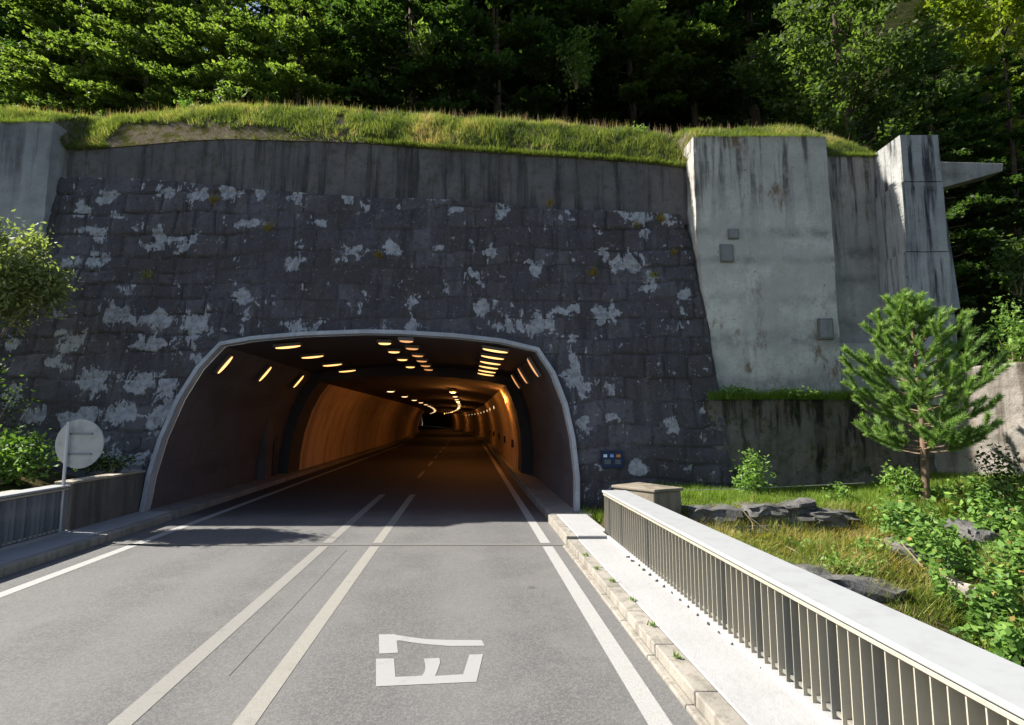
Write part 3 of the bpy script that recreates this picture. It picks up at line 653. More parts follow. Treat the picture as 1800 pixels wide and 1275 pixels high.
# left low parapet, right concrete block
def sbox(mb, s0, s1, y0, y1, z0, z1): slab(mb, s0, s1, y0, y1, z0, z1)
mb = MB(); sbox(mb, -8.75, -8.4, 11.72, 14.3, -.3, 1.14)
pw = mb.obj('parapet_wall', 'parapet', bevel=.015); tag(pw, 'low dark concrete parapet between the left railing and the tunnel mouth', 'parapet')
mb = MB(); sbox(mb, -8.78, -8.37, 11.70, 14.3, 1.143, 1.2); mb.obj('coping', 'parapet_top', pw, bevel=.015)
mb = MB(); sbox(mb, -9.5, -8.8, -4, 11.5, -.9, 1.05); o = mb.obj('ledge_wall', 'parapet_top', bevel=.02); tag(o, 'tan concrete ledge running behind the left railing', 'ledge')
bl = empty('concrete_block', (2.9, 12.4, 0), 'weathered tan concrete block behind the far end of the right railing', 'concrete block')
p0, p1, p2, p3 = at(1078, 851, 12.35), at(1124, 851, 12.9), at(1198, 873, 11.9), at(1150, 876, 11.55)
zt = .98
mb = MB(); q = [Vector((p.x, p.y, 0)) for p in (p0, p3, p2, p1)]
mb.hexa([v + Vector((0, 0, -.6)) for v in q] + [v + Vector((0, 0, zt)) for v in q]); mb.obj('body', 'block', bl, bevel=.03)
c = sum(q, Vector()) / 4; mb = MB(); q2 = [c + (v - c) * 1.07 for v in q]
mb.hexa([v + Vector((0, 0, zt + .004)) for v in q2] + [v + Vector((0, 0, zt + .07)) for v in q2]); mb.obj('cap', 'block', bl, bevel=.02)

# ------------------------------------------------------------------ railings
def railing(label, s_in, s_out, s_fin, y0, y1, ztop, zb, step, flip, turn=0.):
    r = empty('railing', road((s_in + s_out) / 2, y1, .15), label, 'railing')
    lo, hi = sorted((s_in, s_out))
    mb = MB(); sbox(mb, lo, hi, y0, y1, ztop - .045, ztop); mb.obj('top_rail', 'rail', r, bevel=.008)
    mb = MB(); sbox(mb, min(s_fin, s_fin + .13 * flip) - .02, max(s_fin, s_fin + .13 * flip) + .02, y0, y1 - .02, ztop - .095, ztop - .06); mb.obj('under_rail', 'fin', r, bevel=.004)
    mb = MB(); sbox(mb, min(s_fin, s_fin + .1 * flip) + .03, max(s_fin, s_fin + .1 * flip) - .03, y0, y1 - .03, zb + .06, zb + .09); mb.obj('lower_rail', 'fin', r)
    mb = MB(); a, b = sorted((s_fin - .03 * flip, s_out)); sbox(mb, a, b, y0, y1 + .1, .1, .2); mb.obj('upstand', 'pave', r, bevel=.012)
    f0 = None; y = y1 - .04
    while y > y0:
        if f0 is None:
            mb = MB(); p = road(s_fin, y, 0); q = road(s_fin + .15 * flip, y, 0); a, b = sorted((p.x, q.x))
            cy_ = (a + b) / 2; mb.box(a, b, y - .0055, y + .0055, zb, ztop - .097); ca, sa = math.cos(turn), math.sin(turn); mb.v = [((v[0] - cy_) * ca - (v[1] - y) * sa + cy_, (v[0] - cy_) * sa + (v[1] - y) * ca + y, v[2]) for v in mb.v]; f0 = mb.obj('fin', 'fin' if flip > 0 else 'dark_fin', r); base = y
        else:
            f = f0.copy(); COL.objects.link(f); f.parent = r; f.location = (SL * (y - base), y - base, 0)
        y -= step
    return r
railing('long metal railing with white top and taupe fins along the right pavement', 2.80, 3.30, 2.84, 1.0, 11.45, 1.05, .17, .12, 1)
railing('metal railing with pale top rail and dark fins along the left pavement', -8.36, -8.74, -8.40, 1.5, 11.62, 1.14, .17, .12, -1, math.radians(38))

# ------------------------------------------------------------------ round sign, blue panel, wire
sg = empty('round_sign', (-9.27, 11.5, .17), 'round traffic sign seen from its pale back, on a slim post by the left railing', 'road sign')
Yd = 11.42; dc = at(130, 781, Yd); R = 42 / F_PX * Yd * 1.0
bp = gnd(118, 934, .17); bx_, by_ = bp.x, 11.5
mb = MB(); mb.tube([(bx_, by_, .1), (bx_, by_, dc.z + R * .92)], .032, 10); mb.obj('post', 'galv', sg)
mb = MB(); mb.tube([(dc.x, by_ + .06, dc.z), (dc.x, by_ + .075, dc.z)], R, 40); mb.obj('disc', 'sign_back', sg)
for dz in (R * .42, -R * .42):
    mb = MB(); mb.box(dc.x - R * .55, dc.x + R * .55, by_ + .035, by_ + .058, dc.z + dz - .02, dc.z + dz + .02); mb.obj('bracket', 'bracket', sg)
mb = MB(); mb.tube([(dc.x, by_ + .066, dc.z), (dc.x, by_ + .072, dc.z)], R + .012, 40); mb.obj('edge_rim', 'galv', sg)
wy = WY0 + WB * 1.7 - .16
p0, p1 = at(1058, 823, wy), at(1096, 793, wy)
bs = empty('info_panel', ((p0.x + p1.x) / 2, wy, p0.z), 'small dark blue panel with three coloured squares on the stone wall', 'sign')
mb = MB(); mb.box(p0.x, p1.x, wy, wy + .22, p0.z, p1.z); mb.obj('plate', 'blue', bs, bevel=.012)
def icon(px, py, w, h, m):
    p = at(px, py, wy); k = wy / F_PX; mb = MB(); mb.box(p.x - w * k / 2, p.x + w * k / 2, wy - .012, wy - .003, p.z - h * k / 2, p.z + h * k / 2); mb.obj('pictogram', m, bs)
icon(1064, 801.5, 6, 5, 'icon_white'); icon(1075.5, 801.5, 6, 5, 'icon_blue'); icon(1087, 801.5, 7, 5, 'icon_orange')
icon(1068, 812, 11, 8, 'icon_dark'); icon(1086, 812, 10, 8, 'icon_dark')
wp = [at(1168, 863, 12.3), at(1283, 860, 12.8), at(1400, 855, 13.2), at(1520, 849, 13.6)]
mb = MB(); mb.tube(wp, .007, 5); o = mb.obj('fence_wire', 'wire'); tag(o, 'thin slack wire strung from the concrete block towards the pine', 'wire')

# ------------------------------------------------------------------ terrain
def gz(X, Y):                                    # right bank and left bank heights
    X = np.asarray(X, float); Y = np.asarray(Y, float)
    z = np.interp(Y, [-60, 0, 4, 6, 7.6, 8.6, 9.4, 10.2, 11.4, 12.2, 13, 40], [-5, -4.5, -3.4, -2.1, -1.05, -.55, -.35, -.12, .12, .58, .66, .72])
    z = z + .1 * np.clip(X - 8, 0, 30) * sstep(5, 10, Y) + .6 * (fbm(X * .75 + 3, Y * .75, 66, 3) - .5) * sstep(12.6, 11, Y)
    zl = np.interp(Y, [-60, 0, 6, 9, 40], [-5, -4, -1.5, .6, 1.0]) + .25 * np.clip(-X - 10, 0, 30)
    z = np.where(X < -4, zl, z) + .14 * (fbm(X * .9, Y * .9, 61) - .5) * 2 + .05 * (fbm(X * 3, Y * 3, 62) - .5)
    s = X - SL * Y
    return np.where((s > -9.0) & (s < 3.25), np.where(Y > 12.9, -.3, -4.), z)
xs = np.concatenate([np.linspace(-90, -14, 14), np.arange(-13.5, 2.5, .5), np.arange(2.5, 14.1, .16), np.linspace(15, 90, 14)])
ys = np.concatenate([np.linspace(-80, 0, 12), np.arange(.5, 6, .4), np.arange(6, 15.2, .16), [15.6]])
XX, YY = np.meshgrid(xs, ys); grid('ground', np.stack([XX, YY, gz(XX, YY)], -1), 'soil', kind='structure')
# grassy bank and forest hill above the wall
b_px = [(-60, 202), (0, 205), (90, 205), (135, 216), (160, 219), (250, 207), (330, 200), (400, 194), (560, 193), (640, 202), (800, 212), (1000, 225), (1090, 230), (1180, 243), (1225, 246), (1300, 244), (1440, 250), (1475, 268), (1535, 285)]
YBK = 17.2
bp_ = [at(x, y, YBK) for x, y in b_px]; bxs = np.array([p.x for p in bp_]); bzs = np.array([p.z for p in bp_])
axs = np.concatenate([[-40, lp.x - .1, lp.x + .1], ax_[2:-1], [5.28, 5.34, 9.2, 9.3, 11.0]]); azs = np.concatenate([[at(60, 216, 15.35).z - .03, at(60, 216, 15.35).z - .03, az_[1]], az_[2:-1], [az_[-1], 10.74, 10.74, 10.36, 10.36]])
ays = np.concatenate([[15.35, 15.35, YB], np.full(len(ax_) - 3, YB), [YB, 15.1, 15.1, 15.5, 15.5]])
xs = np.concatenate([np.linspace(-70, -16, 14), np.arange(-15.5, 11.2, .12)])
rows = []
A = np.stack([xs, np.interp(xs, axs, ays), np.interp(xs, axs, azs) - .012], -1); B = np.stack([xs, np.full(len(xs), YBK), np.interp(xs, bxs, bzs)], -1)
for t in np.linspace(0, 1, 10):
    P = A * (1 - t) + B * t; P[:, 2] += .5 * (B[:, 2] - A[:, 2]) * math.sin(t * math.pi) * .35 + .08 * (fbm(xs * 1.3, xs * 0 + t * 3, 71) - .5) * (0 < t); rows.append(P)
def hill_z(X, Y): return 12.1 + np.clip(np.asarray(Y) - 20, 0, 200) * .78 + .5 * (fbm(np.asarray(X) * .2, np.asarray(Y) * .2, 81) - .5)
for y in (18.2, 19.5, 21, 24, 30, 40, 60, 90):
    P = np.stack([xs, np.full(len(xs), float(y)), hill_z(xs, np.full(len(xs), float(y)))], -1)
    if y < 20: P[:, 2] = np.minimum(P[:, 2], B[:, 2] - .25)
    rows.append(P)
BANK = np.array(rows[:10])
grid('hill', np.array(rows[9:]), 'forest_floor', kind='structure')
grid('bank', BANK, 'gravel', kind='structure')
xs = np.concatenate([np.arange(10.9, 22, .5), np.linspace(23, 80, 14)]); ys = np.concatenate([np.arange(5, 26, .6), np.linspace(28, 90, 12)])
XX, YY = np.meshgrid(xs, ys)
def side_z(X, Y):
    X = np.asarray(X, float); Y = np.asarray(Y, float)
    base = np.where(X < 12.4, 3.0, 3.72) + np.clip(X - 12.6, 0, 60) * .3
    return base + np.clip(Y - 17, 0, 100) * .95 + .25 * (fbm(X * .6, Y * .6, 91) - .5)
m_ = ~((xs[None, :-1] < 12.35) & (ys[:-1, None] < 15.6))
grid('hillside', np.stack([XX, YY, side_z(XX, YY)], -1), 'forest_floor', keep=m_, kind='structure')

# ------------------------------------------------------------------ plants
def blades(P, N, ln, wd, lean, rng, droop=None):
    """P (n,3) roots; returns triangles (n,3,3)"""
    n = len(P); a = rng.uniform(0, 2 * np.pi, n); L = ln * rng.uniform(.5, 1.25, n); k = lean * rng.uniform(.2, 1.2, n)
    d = np.stack([np.cos(a) * k, np.sin(a) * k, np.ones(n)], -1) + (0 if N is None else N)
    d /= np.linalg.norm(d, axis=1, keepdims=True)
    b = rng.uniform(0, 2 * np.pi, n); w = np.stack([np.cos(b), np.sin(b), b * 0], -1) * wd * rng.uniform(.7, 1.3, (n, 1)) / 2
    return np.stack([P - w, P + w, P + d * L[:, None]], 1)
def leafq(C, size, rng, nrm=None, tilt=.9, asp=.62, along=None):
    """leaf quads: pointed, folded; nrm biases orientation"""
    n = len(C); N = rng.normal(0, tilt, (n, 3)) + (np.array([0, 0, 1.]) if nrm is None else nrm); N /= np.linalg.norm(N, axis=1, keepdims=True)
    T = rng.normal(0, 1, (n, 3)) if along is None else along + rng.normal(0, .5, (n, 3))
    T -= N * (T * N).sum(1, keepdims=True); T /= np.linalg.norm(T, axis=1, keepdims=True) + 1e-9; S = np.cross(N, T)
    L = size * rng.uniform(.6, 1.3, (n, 1)); Wd = L * asp / 2
    return np.stack([C - T * L * .5, C + S * Wd - N * L * .08, C + T * L * .5, C - S * Wd - N * L * .08], 1)

# grass on the bank
rng = np.random.default_rng(11)
def bank_pts(n, t0, t1, x0, x1):
    X = rng.uniform(x0, x1, n); t = rng.uniform(t0, t1, n) ** 1.0 * 9; i = np.minimum(t.astype(int), 8); f = (t - i)[:, None]
    bx = BANK[0, :, 0]; j = np.clip(np.searchsorted(bx, X) - 1, 0, len(bx) - 2); g = ((X - bx[j]) / (bx[j + 1] - bx[j]))[:, None]
    p = BANK[i, j] * (1 - f) * (1 - g) + BANK[i + 1, j] * f * (1 - g) + BANK[i, j + 1] * (1 - f) * g + BANK[i + 1, j + 1] * f * g
    return p, t / 9
p, t = bank_pts(70000, 0, 1.0, -16, 11)
bare = np.interp(p[:, 0], [-16, -12.6, -12.3, -9, -7, -4.5, -2.5, 11], [0, 0, .4, .24, .12, .05, 0, 0])
clump = fbm(p[:, 0] * 2.2, t * 3, 5)
ok = (t > bare + .34 * (clump - .5) * (bare > .02)) & (clump > .27); p = p[ok]; t = t[ok]; clump = clump[ok]
c2 = fbm(p[:, 0] * 1.1 + 4, t * 2.2, 15); gl = np.stack([(fbm(p[:, 0] * 3, t * 6, 25) - .5) * 3.2, (fbm(p[:, 0] * 3, t * 6, 27) - .6) * 3.2, c2 * 0], -1)
T1 = blades(p, np.array([0, -.45, 0]) + gl, .05 + .30 * clump * (.5 + c2), .024, .9, rng); tn = np.clip(rng.normal(.42, .19, len(p)) + (c2 - .5) * 1.5 + .12 * (p[:, 0] < -5) * (t > .5), 0, .97)
p2, t2 = bank_pts(9000, 0, .06, -16, 11); b2 = np.interp(p2[:, 0], [-16, -12.6, -12.3, -5, -3.5, 11], [0, 0, 1, .9, 0, 0]); p2 = p2[b2 < rng.random(len(p2))]
T2 = blades(p2, np.array([0, -2.2, -.9]), .24, .022, .5, rng); tn2 = np.clip(rng.normal(.3, .15, len(p2)), 0, .9)
p3, t3 = bank_pts(1500, .6, 1, -16, 11); T3 = blades(p3, None, .4, .014, .35, rng); tn3 = np.clip(rng.normal(.95, .05, len(p3)), .8, 1)
raw_o = raw('grass', np.concatenate([T1, T2, T3]), 3, 'grass', tint=np.concatenate([tn, tn2, tn3])); tag(raw_o, 'long sunlit grass along the top of the tunnel wall', 'grass', kind='stuff')
# ledge grass under the pier, bank grass right, left verge
def area_pts(n, x0, x1, y0, y1, zf, r=rng): 
    X = r.uniform(x0, x1, n); Y = r.uniform(y0, y1, n); return np.stack([X, Y, zf(X, Y)], -1)
p = area_pts(6000, 5.3, 11, 14.5, 15.25, lambda X, Y: X * 0 + 3.05); T1 = blades(p, np.array([0, -.5, 0]), .3, .02, .6, rng)
o = raw('grass', T1, 3, 'fresh_grass', tint=np.clip(rng.normal(.25, .2, len(p)), 0, 1)); tag(o, 'shaded grass on the ledge below the pale concrete pier', 'grass', kind='stuff')
p = area_pts(30000, 3.5, 12.1, 11.6, 14.6, gz); cl = fbm(p[:, 0] * 1.5, p[:, 1] * 1.5, 3); p = p[cl > .36]
T1 = blades(p, None, .2, .016, .7, rng); tn = np.clip(rng.normal(.5, .22, len(p)), 0, 1)
q = area_pts(900, 1.75, 2.7, 13.5, 14.3, lambda X, Y: X * 0 + .02); T2 = blades(q, None, .3, .018, .7, rng)
o = raw('grass', np.concatenate([T1, T2]), 3, 'fresh_grass', tint=np.concatenate([tn, np.clip(rng.normal(.6, .2, len(q)), 0, 1)])); tag(o, 'bright short grass on the flat ground around the young pine', 'grass', kind='stuff')
p = area_pts(42000, 3.4, 12, 8.0, 12.2, gz); cl = fbm(p[:, 0] * 1.1, p[:, 1] * 1.1, 23); ok = (cl > .38) & (p[:, 0] < 5.6 + cl * 5 + (p[:, 1] - 9) * .8); p = p[ok]
c3 = fbm(p[:, 0] * 2.4, p[:, 1] * 2.4, 29); gl = np.stack([(fbm(p[:, 0] * 2, p[:, 1] * 2, 53) - .5) * 3, (fbm(p[:, 0] * 2, p[:, 1] * 2, 54) - .6) * 3, c3 * 0], -1)
T1 = blades(p, np.array([0, -.3, 0]) + gl, .06 + .36 * c3, .015, .9, rng); o = raw('dry_grass', T1, 3, 'dry_grass', tint=np.clip(rng.normal(.48, .22, len(p)) + (fbm(p[:, 0] * .8, p[:, 1] * .8, 44) - .5) * .9, 0, 1))
tag(o, 'dry reddish and green grass on the bank behind the right railing', 'dry grass', kind='stuff')
p = area_pts(62000, 4.0, 12.6, 3.5, 11.9, gz); cl = fbm(p[:, 0] * 1.2, p[:, 1] * 1.2, 33); ok = (p[:, 0] > 5.2 + (p[:, 1] - 4) * .34 + (cl - .5) * 3.5) & (cl > .3); p = p[ok]; p[:, 2] += rng.uniform(.0, .75, len(p)) * sstep(.35, .7, fbm(p[:, 0] * 1.7, p[:, 1] * 1.7, 35)) + .03
o = raw('ground_cover', leafq(p, .135, rng, nrm=np.array([-.15, -.35, .8]), tilt=.5), 4, 'ivy', tint=np.clip(rng.normal(.5, .2, len(p)) + (rng.random(len(p)) < .02) * .5, 0, 1)); tag(o, 'leafy green ground cover on the slope at the lower right', 'ground cover', kind='stuff')

# generic bush: stems + leaves
def bush(name, c, rad, n, m, label, cat='shrub', leaf=.07, sd=1, stems=7, group=None, base=None, asp=.5, lump=.5, upward=.3):
    r = np.random.default_rng(sd); c = np.array(c, float); rad = np.array(rad, float)
    base = np.array(base if base is not None else (c[0], c[1], c[2] - rad[2]))
    o = empty(name, tuple(base), label, cat, group)
    cl = r.normal(0, 1, (26, 3)); cl /= np.linalg.norm(cl, axis=1, keepdims=True); cl *= r.uniform(.3, .92, (26, 1))
    k = r.integers(0, 26, n); P = cl[k] + r.normal(0, (.13 if rad[0] > 1.4 else .2) * (1 + lump * .4), (n, 3)); P = c + P * rad
    raw('foliage', leafq(P, leaf, r, nrm=np.array([0, -.15, upward + .5]), tilt=.8, asp=asp), 4, m, o, np.clip(r.normal(.45, .2, n) + (r.random(26)[k] - .5) * .35, 0, 1))
    mb = MB()
    for q in range(stems):
        e = c + cl[q] * rad * .85; mid = base * .5 + e * .5 + r.normal(0, .06, 3)
        mb.tube([base + r.normal(0, .04, 3) * np.array([1, 1, 0]), mid, e], [.018, .012, .005], 5)
    mb.obj('stem', 'dry_stem', o); return o
bush('shrub', (-12.75, 13.2, 6.0), (1.45, 1.0, 1.6), 14000, 'bush', 'large pale green flowering shrub reaching in at the left edge before the grey pier', leaf=.14, sd=3, stems=12, base=(-15.2, 13.3, 1.2), asp=.42)
bush('shrub', (-11.9, 12.5, 1.62), (1.35, .6, .62), 5000, 'weed', 'low leafy green bush behind the left railing', leaf=.13, sd=4, base=(-11.5, 12.3, .8))
bush('shrub', (-13.2, 13.3, 3.6), (1.5, .6, 1.3), 1500, 'deep', 'dark shaded shrub under the large flowering shrub at the left edge', leaf=.12, sd=5, base=(-13.2, 13.3, 1.2))
bush('weed_plant', (-10.1, 13.6, 1.42), (.75, .2, .28), 700, 'deep', 'dark green weeds at the foot of the stone wall behind the round sign', 'weed', leaf=.09, sd=6, base=(-10.1, 13.6, 1.0))
def at_bush(px, py, w, h, Y, n, m, label, leaf=.08, sd=1, name='weed_plant', cat='weed'):
    p = at(px, py, Y); k = Y / F_PX
    return bush(name, p, (w * k / 2, w * k / 2, h * k / 2), n, m, label, cat, leaf, sd, stems=6)
at_bush(1320, 842, 62, 92, 13.2, 900, 'weed', 'tall leafy weed clump in front of the dark lower wall, left of the pine', .12, 12)
at_bush(1582, 855, 60, 74, 12.6, 800, 'weed', 'leafy weed clump close to the left of the pine trunk', .12, 13)
at_bush(1648, 872, 46, 34, 12.5, 320, 'weed', 'small leafy weed just right of the pine trunk', .1, 14)
at_bush(1474, 872, 44, 46, 12.6, 320, 'weed', 'small weed clump behind the stacked flat rocks', .1, 15)
at_bush(1758, 842, 66, 120, 11.9, 620, 'deep', 'sparse dark shrub in front of the sunlit right wall', .11, 16, 'shrub', 'shrub')
at_bush(1782, 590, 84, 120, 13.6, 1100, 'weed', 'leafy shrub overhanging the top of the right wall', .13, 17, 'shrub', 'shrub')
at_bush(1702, 634, 44, 26, 14.6, 260, 'yellow_tuft', 'small orange-leaved plant on top of the right wall', .09, 18)
at_bush(1785, 470, 60, 110, 15.5, 900, 'maple', 'bright leafy branch clump above the shrub at the right edge', .16, 19, 'shrub', 'shrub')
at_bush(1530, 970, 64, 54, 10.4, 420, 'weed', 'leafy plant hanging over the dark rock on the right bank', .11, 20)
for q, (px, py, w) in enumerate(((380, 357, 16), (475, 404, 16), (265, 487, 18), (666, 452, 14), (1040, 482, 14), (1119, 400, 12), (1160, 388, 14), (1148, 486, 16), (966, 362, 10), (1184, 448, 12))):
    p = onwall(px, py); n = 60; k = .0155
    R_ = np.random.default_rng(100 + q); P = np.tile(np.array([p.x, p.y - .06, p.z]), (n, 1)) + R_.normal(0, 1, (n, 3)) * np.array([w * k * .3, .02, w * k * .2])
    o = raw('grass_tuft', blades(P, np.array([0, -.7, -.5 if q % 2 else .2]), .2, .02, 1.0, R_), 3, 'yellow_tuft' if q not in (2, 7) else 'dry_grass', tint=R_.random(n), loc=tuple(P[0]))
    tag(o, ['yellow tuft in the second course of the stone wall, upper left', 'yellow tuft on the upper stone wall below and right of the leftmost pair', 'olive tuft hanging on the left part of the stone wall', 'brownish tuft in the middle of the stone wall',
            'orange tuft on the stone wall, above the right corner of the portal', 'rust-coloured tuft hanging under the top ledge near the right end', 'straw tuft sprouting on the top ledge at its right end', 'olive tuft on the stone wall close to the right end',
            'small straw tuft on the top ledge above the right portal corner', 'thin tuft near the right end of the stone wall, three courses down'][q], 'grass tuft', 'tufts growing on the stone wall')
for q, (px, py, w, h, Y, n, m, lb) in enumerate(((330, 186, 40, 34, 17.4, 260, 'weed', 'small leafy shoot rising from the grass on the wall top, left of centre'),
        (402, 168, 50, 60, 18.4, 420, 'beech', 'young leafy sapling behind the highest part of the grass'), (1120, 236, 60, 26, 17.0, 260, 'weed', 'low leafy weeds in the grass just left of the pale pier'),
        (1012, 100, 70, 130, 21.5, 700, 'beech', 'slender bright sapling in front of the dark middle trees'), (742, 70, 60, 60, 20.5, 420, 'beech', 'bright leafy spray in front of the dark trees above the portal'),
        (1388, 690, 90, 20, 14.75, 420, 'weed', 'leafy weeds on the ledge under the pale pier'), (1290, 688, 60, 18, 14.75, 300, 'weed', 'weeds at the left end of the ledge under the pale pier'))):
    at_bush(px, py, w, h, Y, n, m, lb, .1 if Y < 18 else .2, 400 + q, 'sapling' if 'sapling' in lb or 'spray' in lb else 'weed_plant', 'sapling' if 'sapling' in lb or 'spray' in lb else 'weed')
for q, (px, py, w, h, Y, n, m, lb) in enumerate(((1420, 960, 70, 30, 10.9, 360, 'weed', 'leafy green weeds below the flat rock at the right end of the stacked rocks'),
        (1560, 905, 90, 26, 12.2, 420, 'weed', 'low bright weeds in front of the weed clump by the pine'), (1620, 930, 80, 34, 11.5, 420, 'weed', 'green weeds on the bank edge right below the pine'),
        (1500, 990, 90, 40, 9.7, 420, 'weed', 'scrubby weeds growing along the top of the broad dark rock'),
        (1545, 1010, 50, 60, 9.9, 300, 'weed', 'leafy weeds between the two dark rocks on the right bank'), (1300, 950, 60, 26, 11.3, 260, 'dry_grass', 'brownish weeds under the front of the stacked rocks'))):
    at_bush(px, py, w, h, Y, n, m, lb, .09, 500 + q)
# weeds in the kerb joints
kw = [(921, 900 + 26), (1002, 938), (1030, 977), (1048, 1000), (1076, 1022), (1113, 1056), (1147, 1100), (1190, 1156)]
for q, (px, py) in enumerate(kw[1:]):
    g = gnd(px, py, .155); R_ = np.random.default_rng(200 + q); n = 26
    P = np.tile(np.array(g), (n, 1)) + R_.normal(0, .018, (n, 3)) * np.array([1, 1, 0])
    o = raw('kerb_weed', blades(P, None, .075, .016, 1.3, R_), 3, 'weed', tint=R_.random(n), loc=tuple(g))
    tag(o, 'little green weed in a joint of the right kerb, %s from the tunnel' % ORD[q + 1], 'weed', 'weeds in the right kerb')
# dark moss clumps in a row by the railing
dots = [(1104, 980), (1113, 987), (1124, 995), (1133, 1003), (1144, 1012), (1156, 1022), (1169, 1032), (1183, 1043), (1198, 1056), (1211, 1068), (1229, 1082), (1248, 1098), (1268, 1114), (1291, 1133), (1316, 1153), (1343, 1175), (1374, 1201), (1408, 1229), (1446, 1259)]
for q, (px, py) in enumerate(dots):
    g = gnd(px, py, .15); R_ = random.Random(300 + q); mb = MB()
    for k in range(7):
        a = R_.uniform(0, 6.28); d = R_.uniform(0, .022); c = g + Vector((math.cos(a) * d * 1.2, math.sin(a) * d, 0)); r = R_.uniform(.012, .024)
        mb.tube([c, c + Vector((0, 0, r * .6)), c + Vector((R_.uniform(-.01, .01), 0, r * 1.3))], [r, r * .9, r * .2], 6)
    o = mb.obj('moss_clump', 'moss', loc=g); tag(o, 'tiny dark moss clump on the white pavement, %s in the row by the right railing' % ORD[q + 1], 'moss', 'moss clumps beside the right railing')

# rocks
def rock(c, size, m, label, sd, rot=(0, 0, 0), flatn=.5):
    bm = bmesh.new(); bmesh.ops.create_cube(bm, size=1); bmesh.ops.subdivide_edges(bm, edges=bm.edges, cuts=5, use_grid_fill=True)
    M = Matrix.Rotation(rot[2], 3, 'Z') @ Matrix.Rotation(rot[1], 3, 'Y') @ Matrix.Rotation(rot[0], 3, 'X')
    V = np.array([v.co for v in bm.verts]); L = np.linalg.norm(V, axis=1, keepdims=True); Sph = V / L * .56
    V = V * flatn + Sph * (1 - flatn)
    n = np.stack([fbm(V[:, 1] * 3 + sd, V[:, 2] * 3, sd), fbm(V[:, 0] * 3 + sd, V[:, 2] * 3, sd + 1), fbm(V[:, 0] * 3 + sd, V[:, 1] * 3, sd + 2)], -1) - .5
    V += n * .34; V += (np.stack([fbm(V[:, 1] * 9, V[:, 2] * 9 + sd, sd + 3), fbm(V[:, 0] * 9, V[:, 2] * 9 + sd, sd + 4), fbm(V[:, 0] * 9 + sd, V[:, 1] * 9, sd + 5)], -1) - .5) * .1
    V *= np.array(size)
    for v, p in zip(bm.verts, V): v.co = M @ Vector(p)
    me = bpy.data.meshes.new('rock'); bm.to_mesh(me); bm.free(); me.materials.append(MAT[m]); o = put(bpy.data.objects.new('rock', me)); o.location = c
    return tag(o, label, 'rock', 'rocks on the right bank')
def rk(px, py, w, h, Y, m, label, sd, rot=(0, 0, 0), d=.8, flatn=.6):
    p = at(px, py, Y); k = Y / F_PX; return rock(p, (w * k * 1.08, d, h * k * 1.1), m, label, sd, rot, flatn)
rk(1254, 908, 80, 30, 12.0, 'rock', 'long flat dark rock at the left end of the stacked rocks', 1, flatn=.8)
rk(1332, 901, 60, 26, 12.05, 'rock', 'blocky rock second from the left in the row of stacked rocks', 2, flatn=.8)
rk(1392, 893, 62, 18, 12.0, 'rock', 'tilted slab lying on top of the stacked rocks', 3, (0, -.2, .1), .55, .8)
rk(1452, 907, 70, 22, 12.0, 'rock', 'flat rock at the right end of the stacked rocks', 4, flatn=.8)
rk(1390, 918, 74, 24, 12.02, 'rock', 'dark rock wedged beneath the tilted slab', 5, flatn=.8)
rk(1300, 934, 110, 26, 11.85, 'rock', 'low shadowed rock under the front of the stacked rocks', 6, flatn=.8)
rk(1592, 985, 54, 48, 10.5, 'rock', 'dark angular rock in the middle of the right bank', 7, (.3, .2, .4))
rk(1640, 1000, 46, 34, 10.2, 'pale_rock', 'grey broken rock with a dead branch across it', 8, (.2, -.4, .2))
rk(1482, 1044, 120, 60, 9.5, 'rock', 'broad dark rock face just above the middle of the right railing', 9, (0, .12, 0), 1.2, .75)
rk(1708, 938, 44, 26, 10.9, 'rock', 'pale sunlit rock high on the leafy slope', 10, (.2, .2, 0))
rk(1738, 960, 26, 22, 10.7, 'pale_rock', 'small pale stone below the pale sunlit rock', 11)
rk(1690, 1045, 40, 34, 9.4, 'pale_rock', 'brownish rock half buried in the leafy slope', 12, (0, .5, 0))
mb = MB(); mb.tube([at(1585, 955, 10.2), at(1625, 1000, 9.9), at(1680, 1060, 9.2), at(1720, 1100, 8.8)], [.012, .016, .013, .006], 5)
mb.tube([at(1625, 1000, 9.9), at(1650, 985, 9.9)], [.008, .004], 5); o = mb.obj('dry_branch', 'dry_stem'); tag(o, 'thin dead branch lying across the rocks on the right bank', 'branch')
mb = MB(); mb.tube([at(1305, 896, 11.6), at(1322, 918, 11.5), at(1328, 965, 11.3)], [.012, .012, .006], 5); mb.tube([at(1318, 910, 11.5), at(1345, 930, 11.4), at(1362, 940, 11.3)], [.01, .008, .004], 5)
o = mb.obj('dry_branch', 'dry_stem'); tag(o, 'bleached dead stem hanging over the front of the stacked rocks', 'branch')
mb = MB(); mb.tube([at(1366, 952, 11.), at(1400, 970, 10.6), at(1432, 1000, 10.2), at(1438, 1015, 10.)], [.012, .013, .01, .006], 5); o = mb.obj('dry_branch', 'dry_stem'); tag(o, 'bleached dead stem arching over dry grass above the broad dark rock', 'branch')

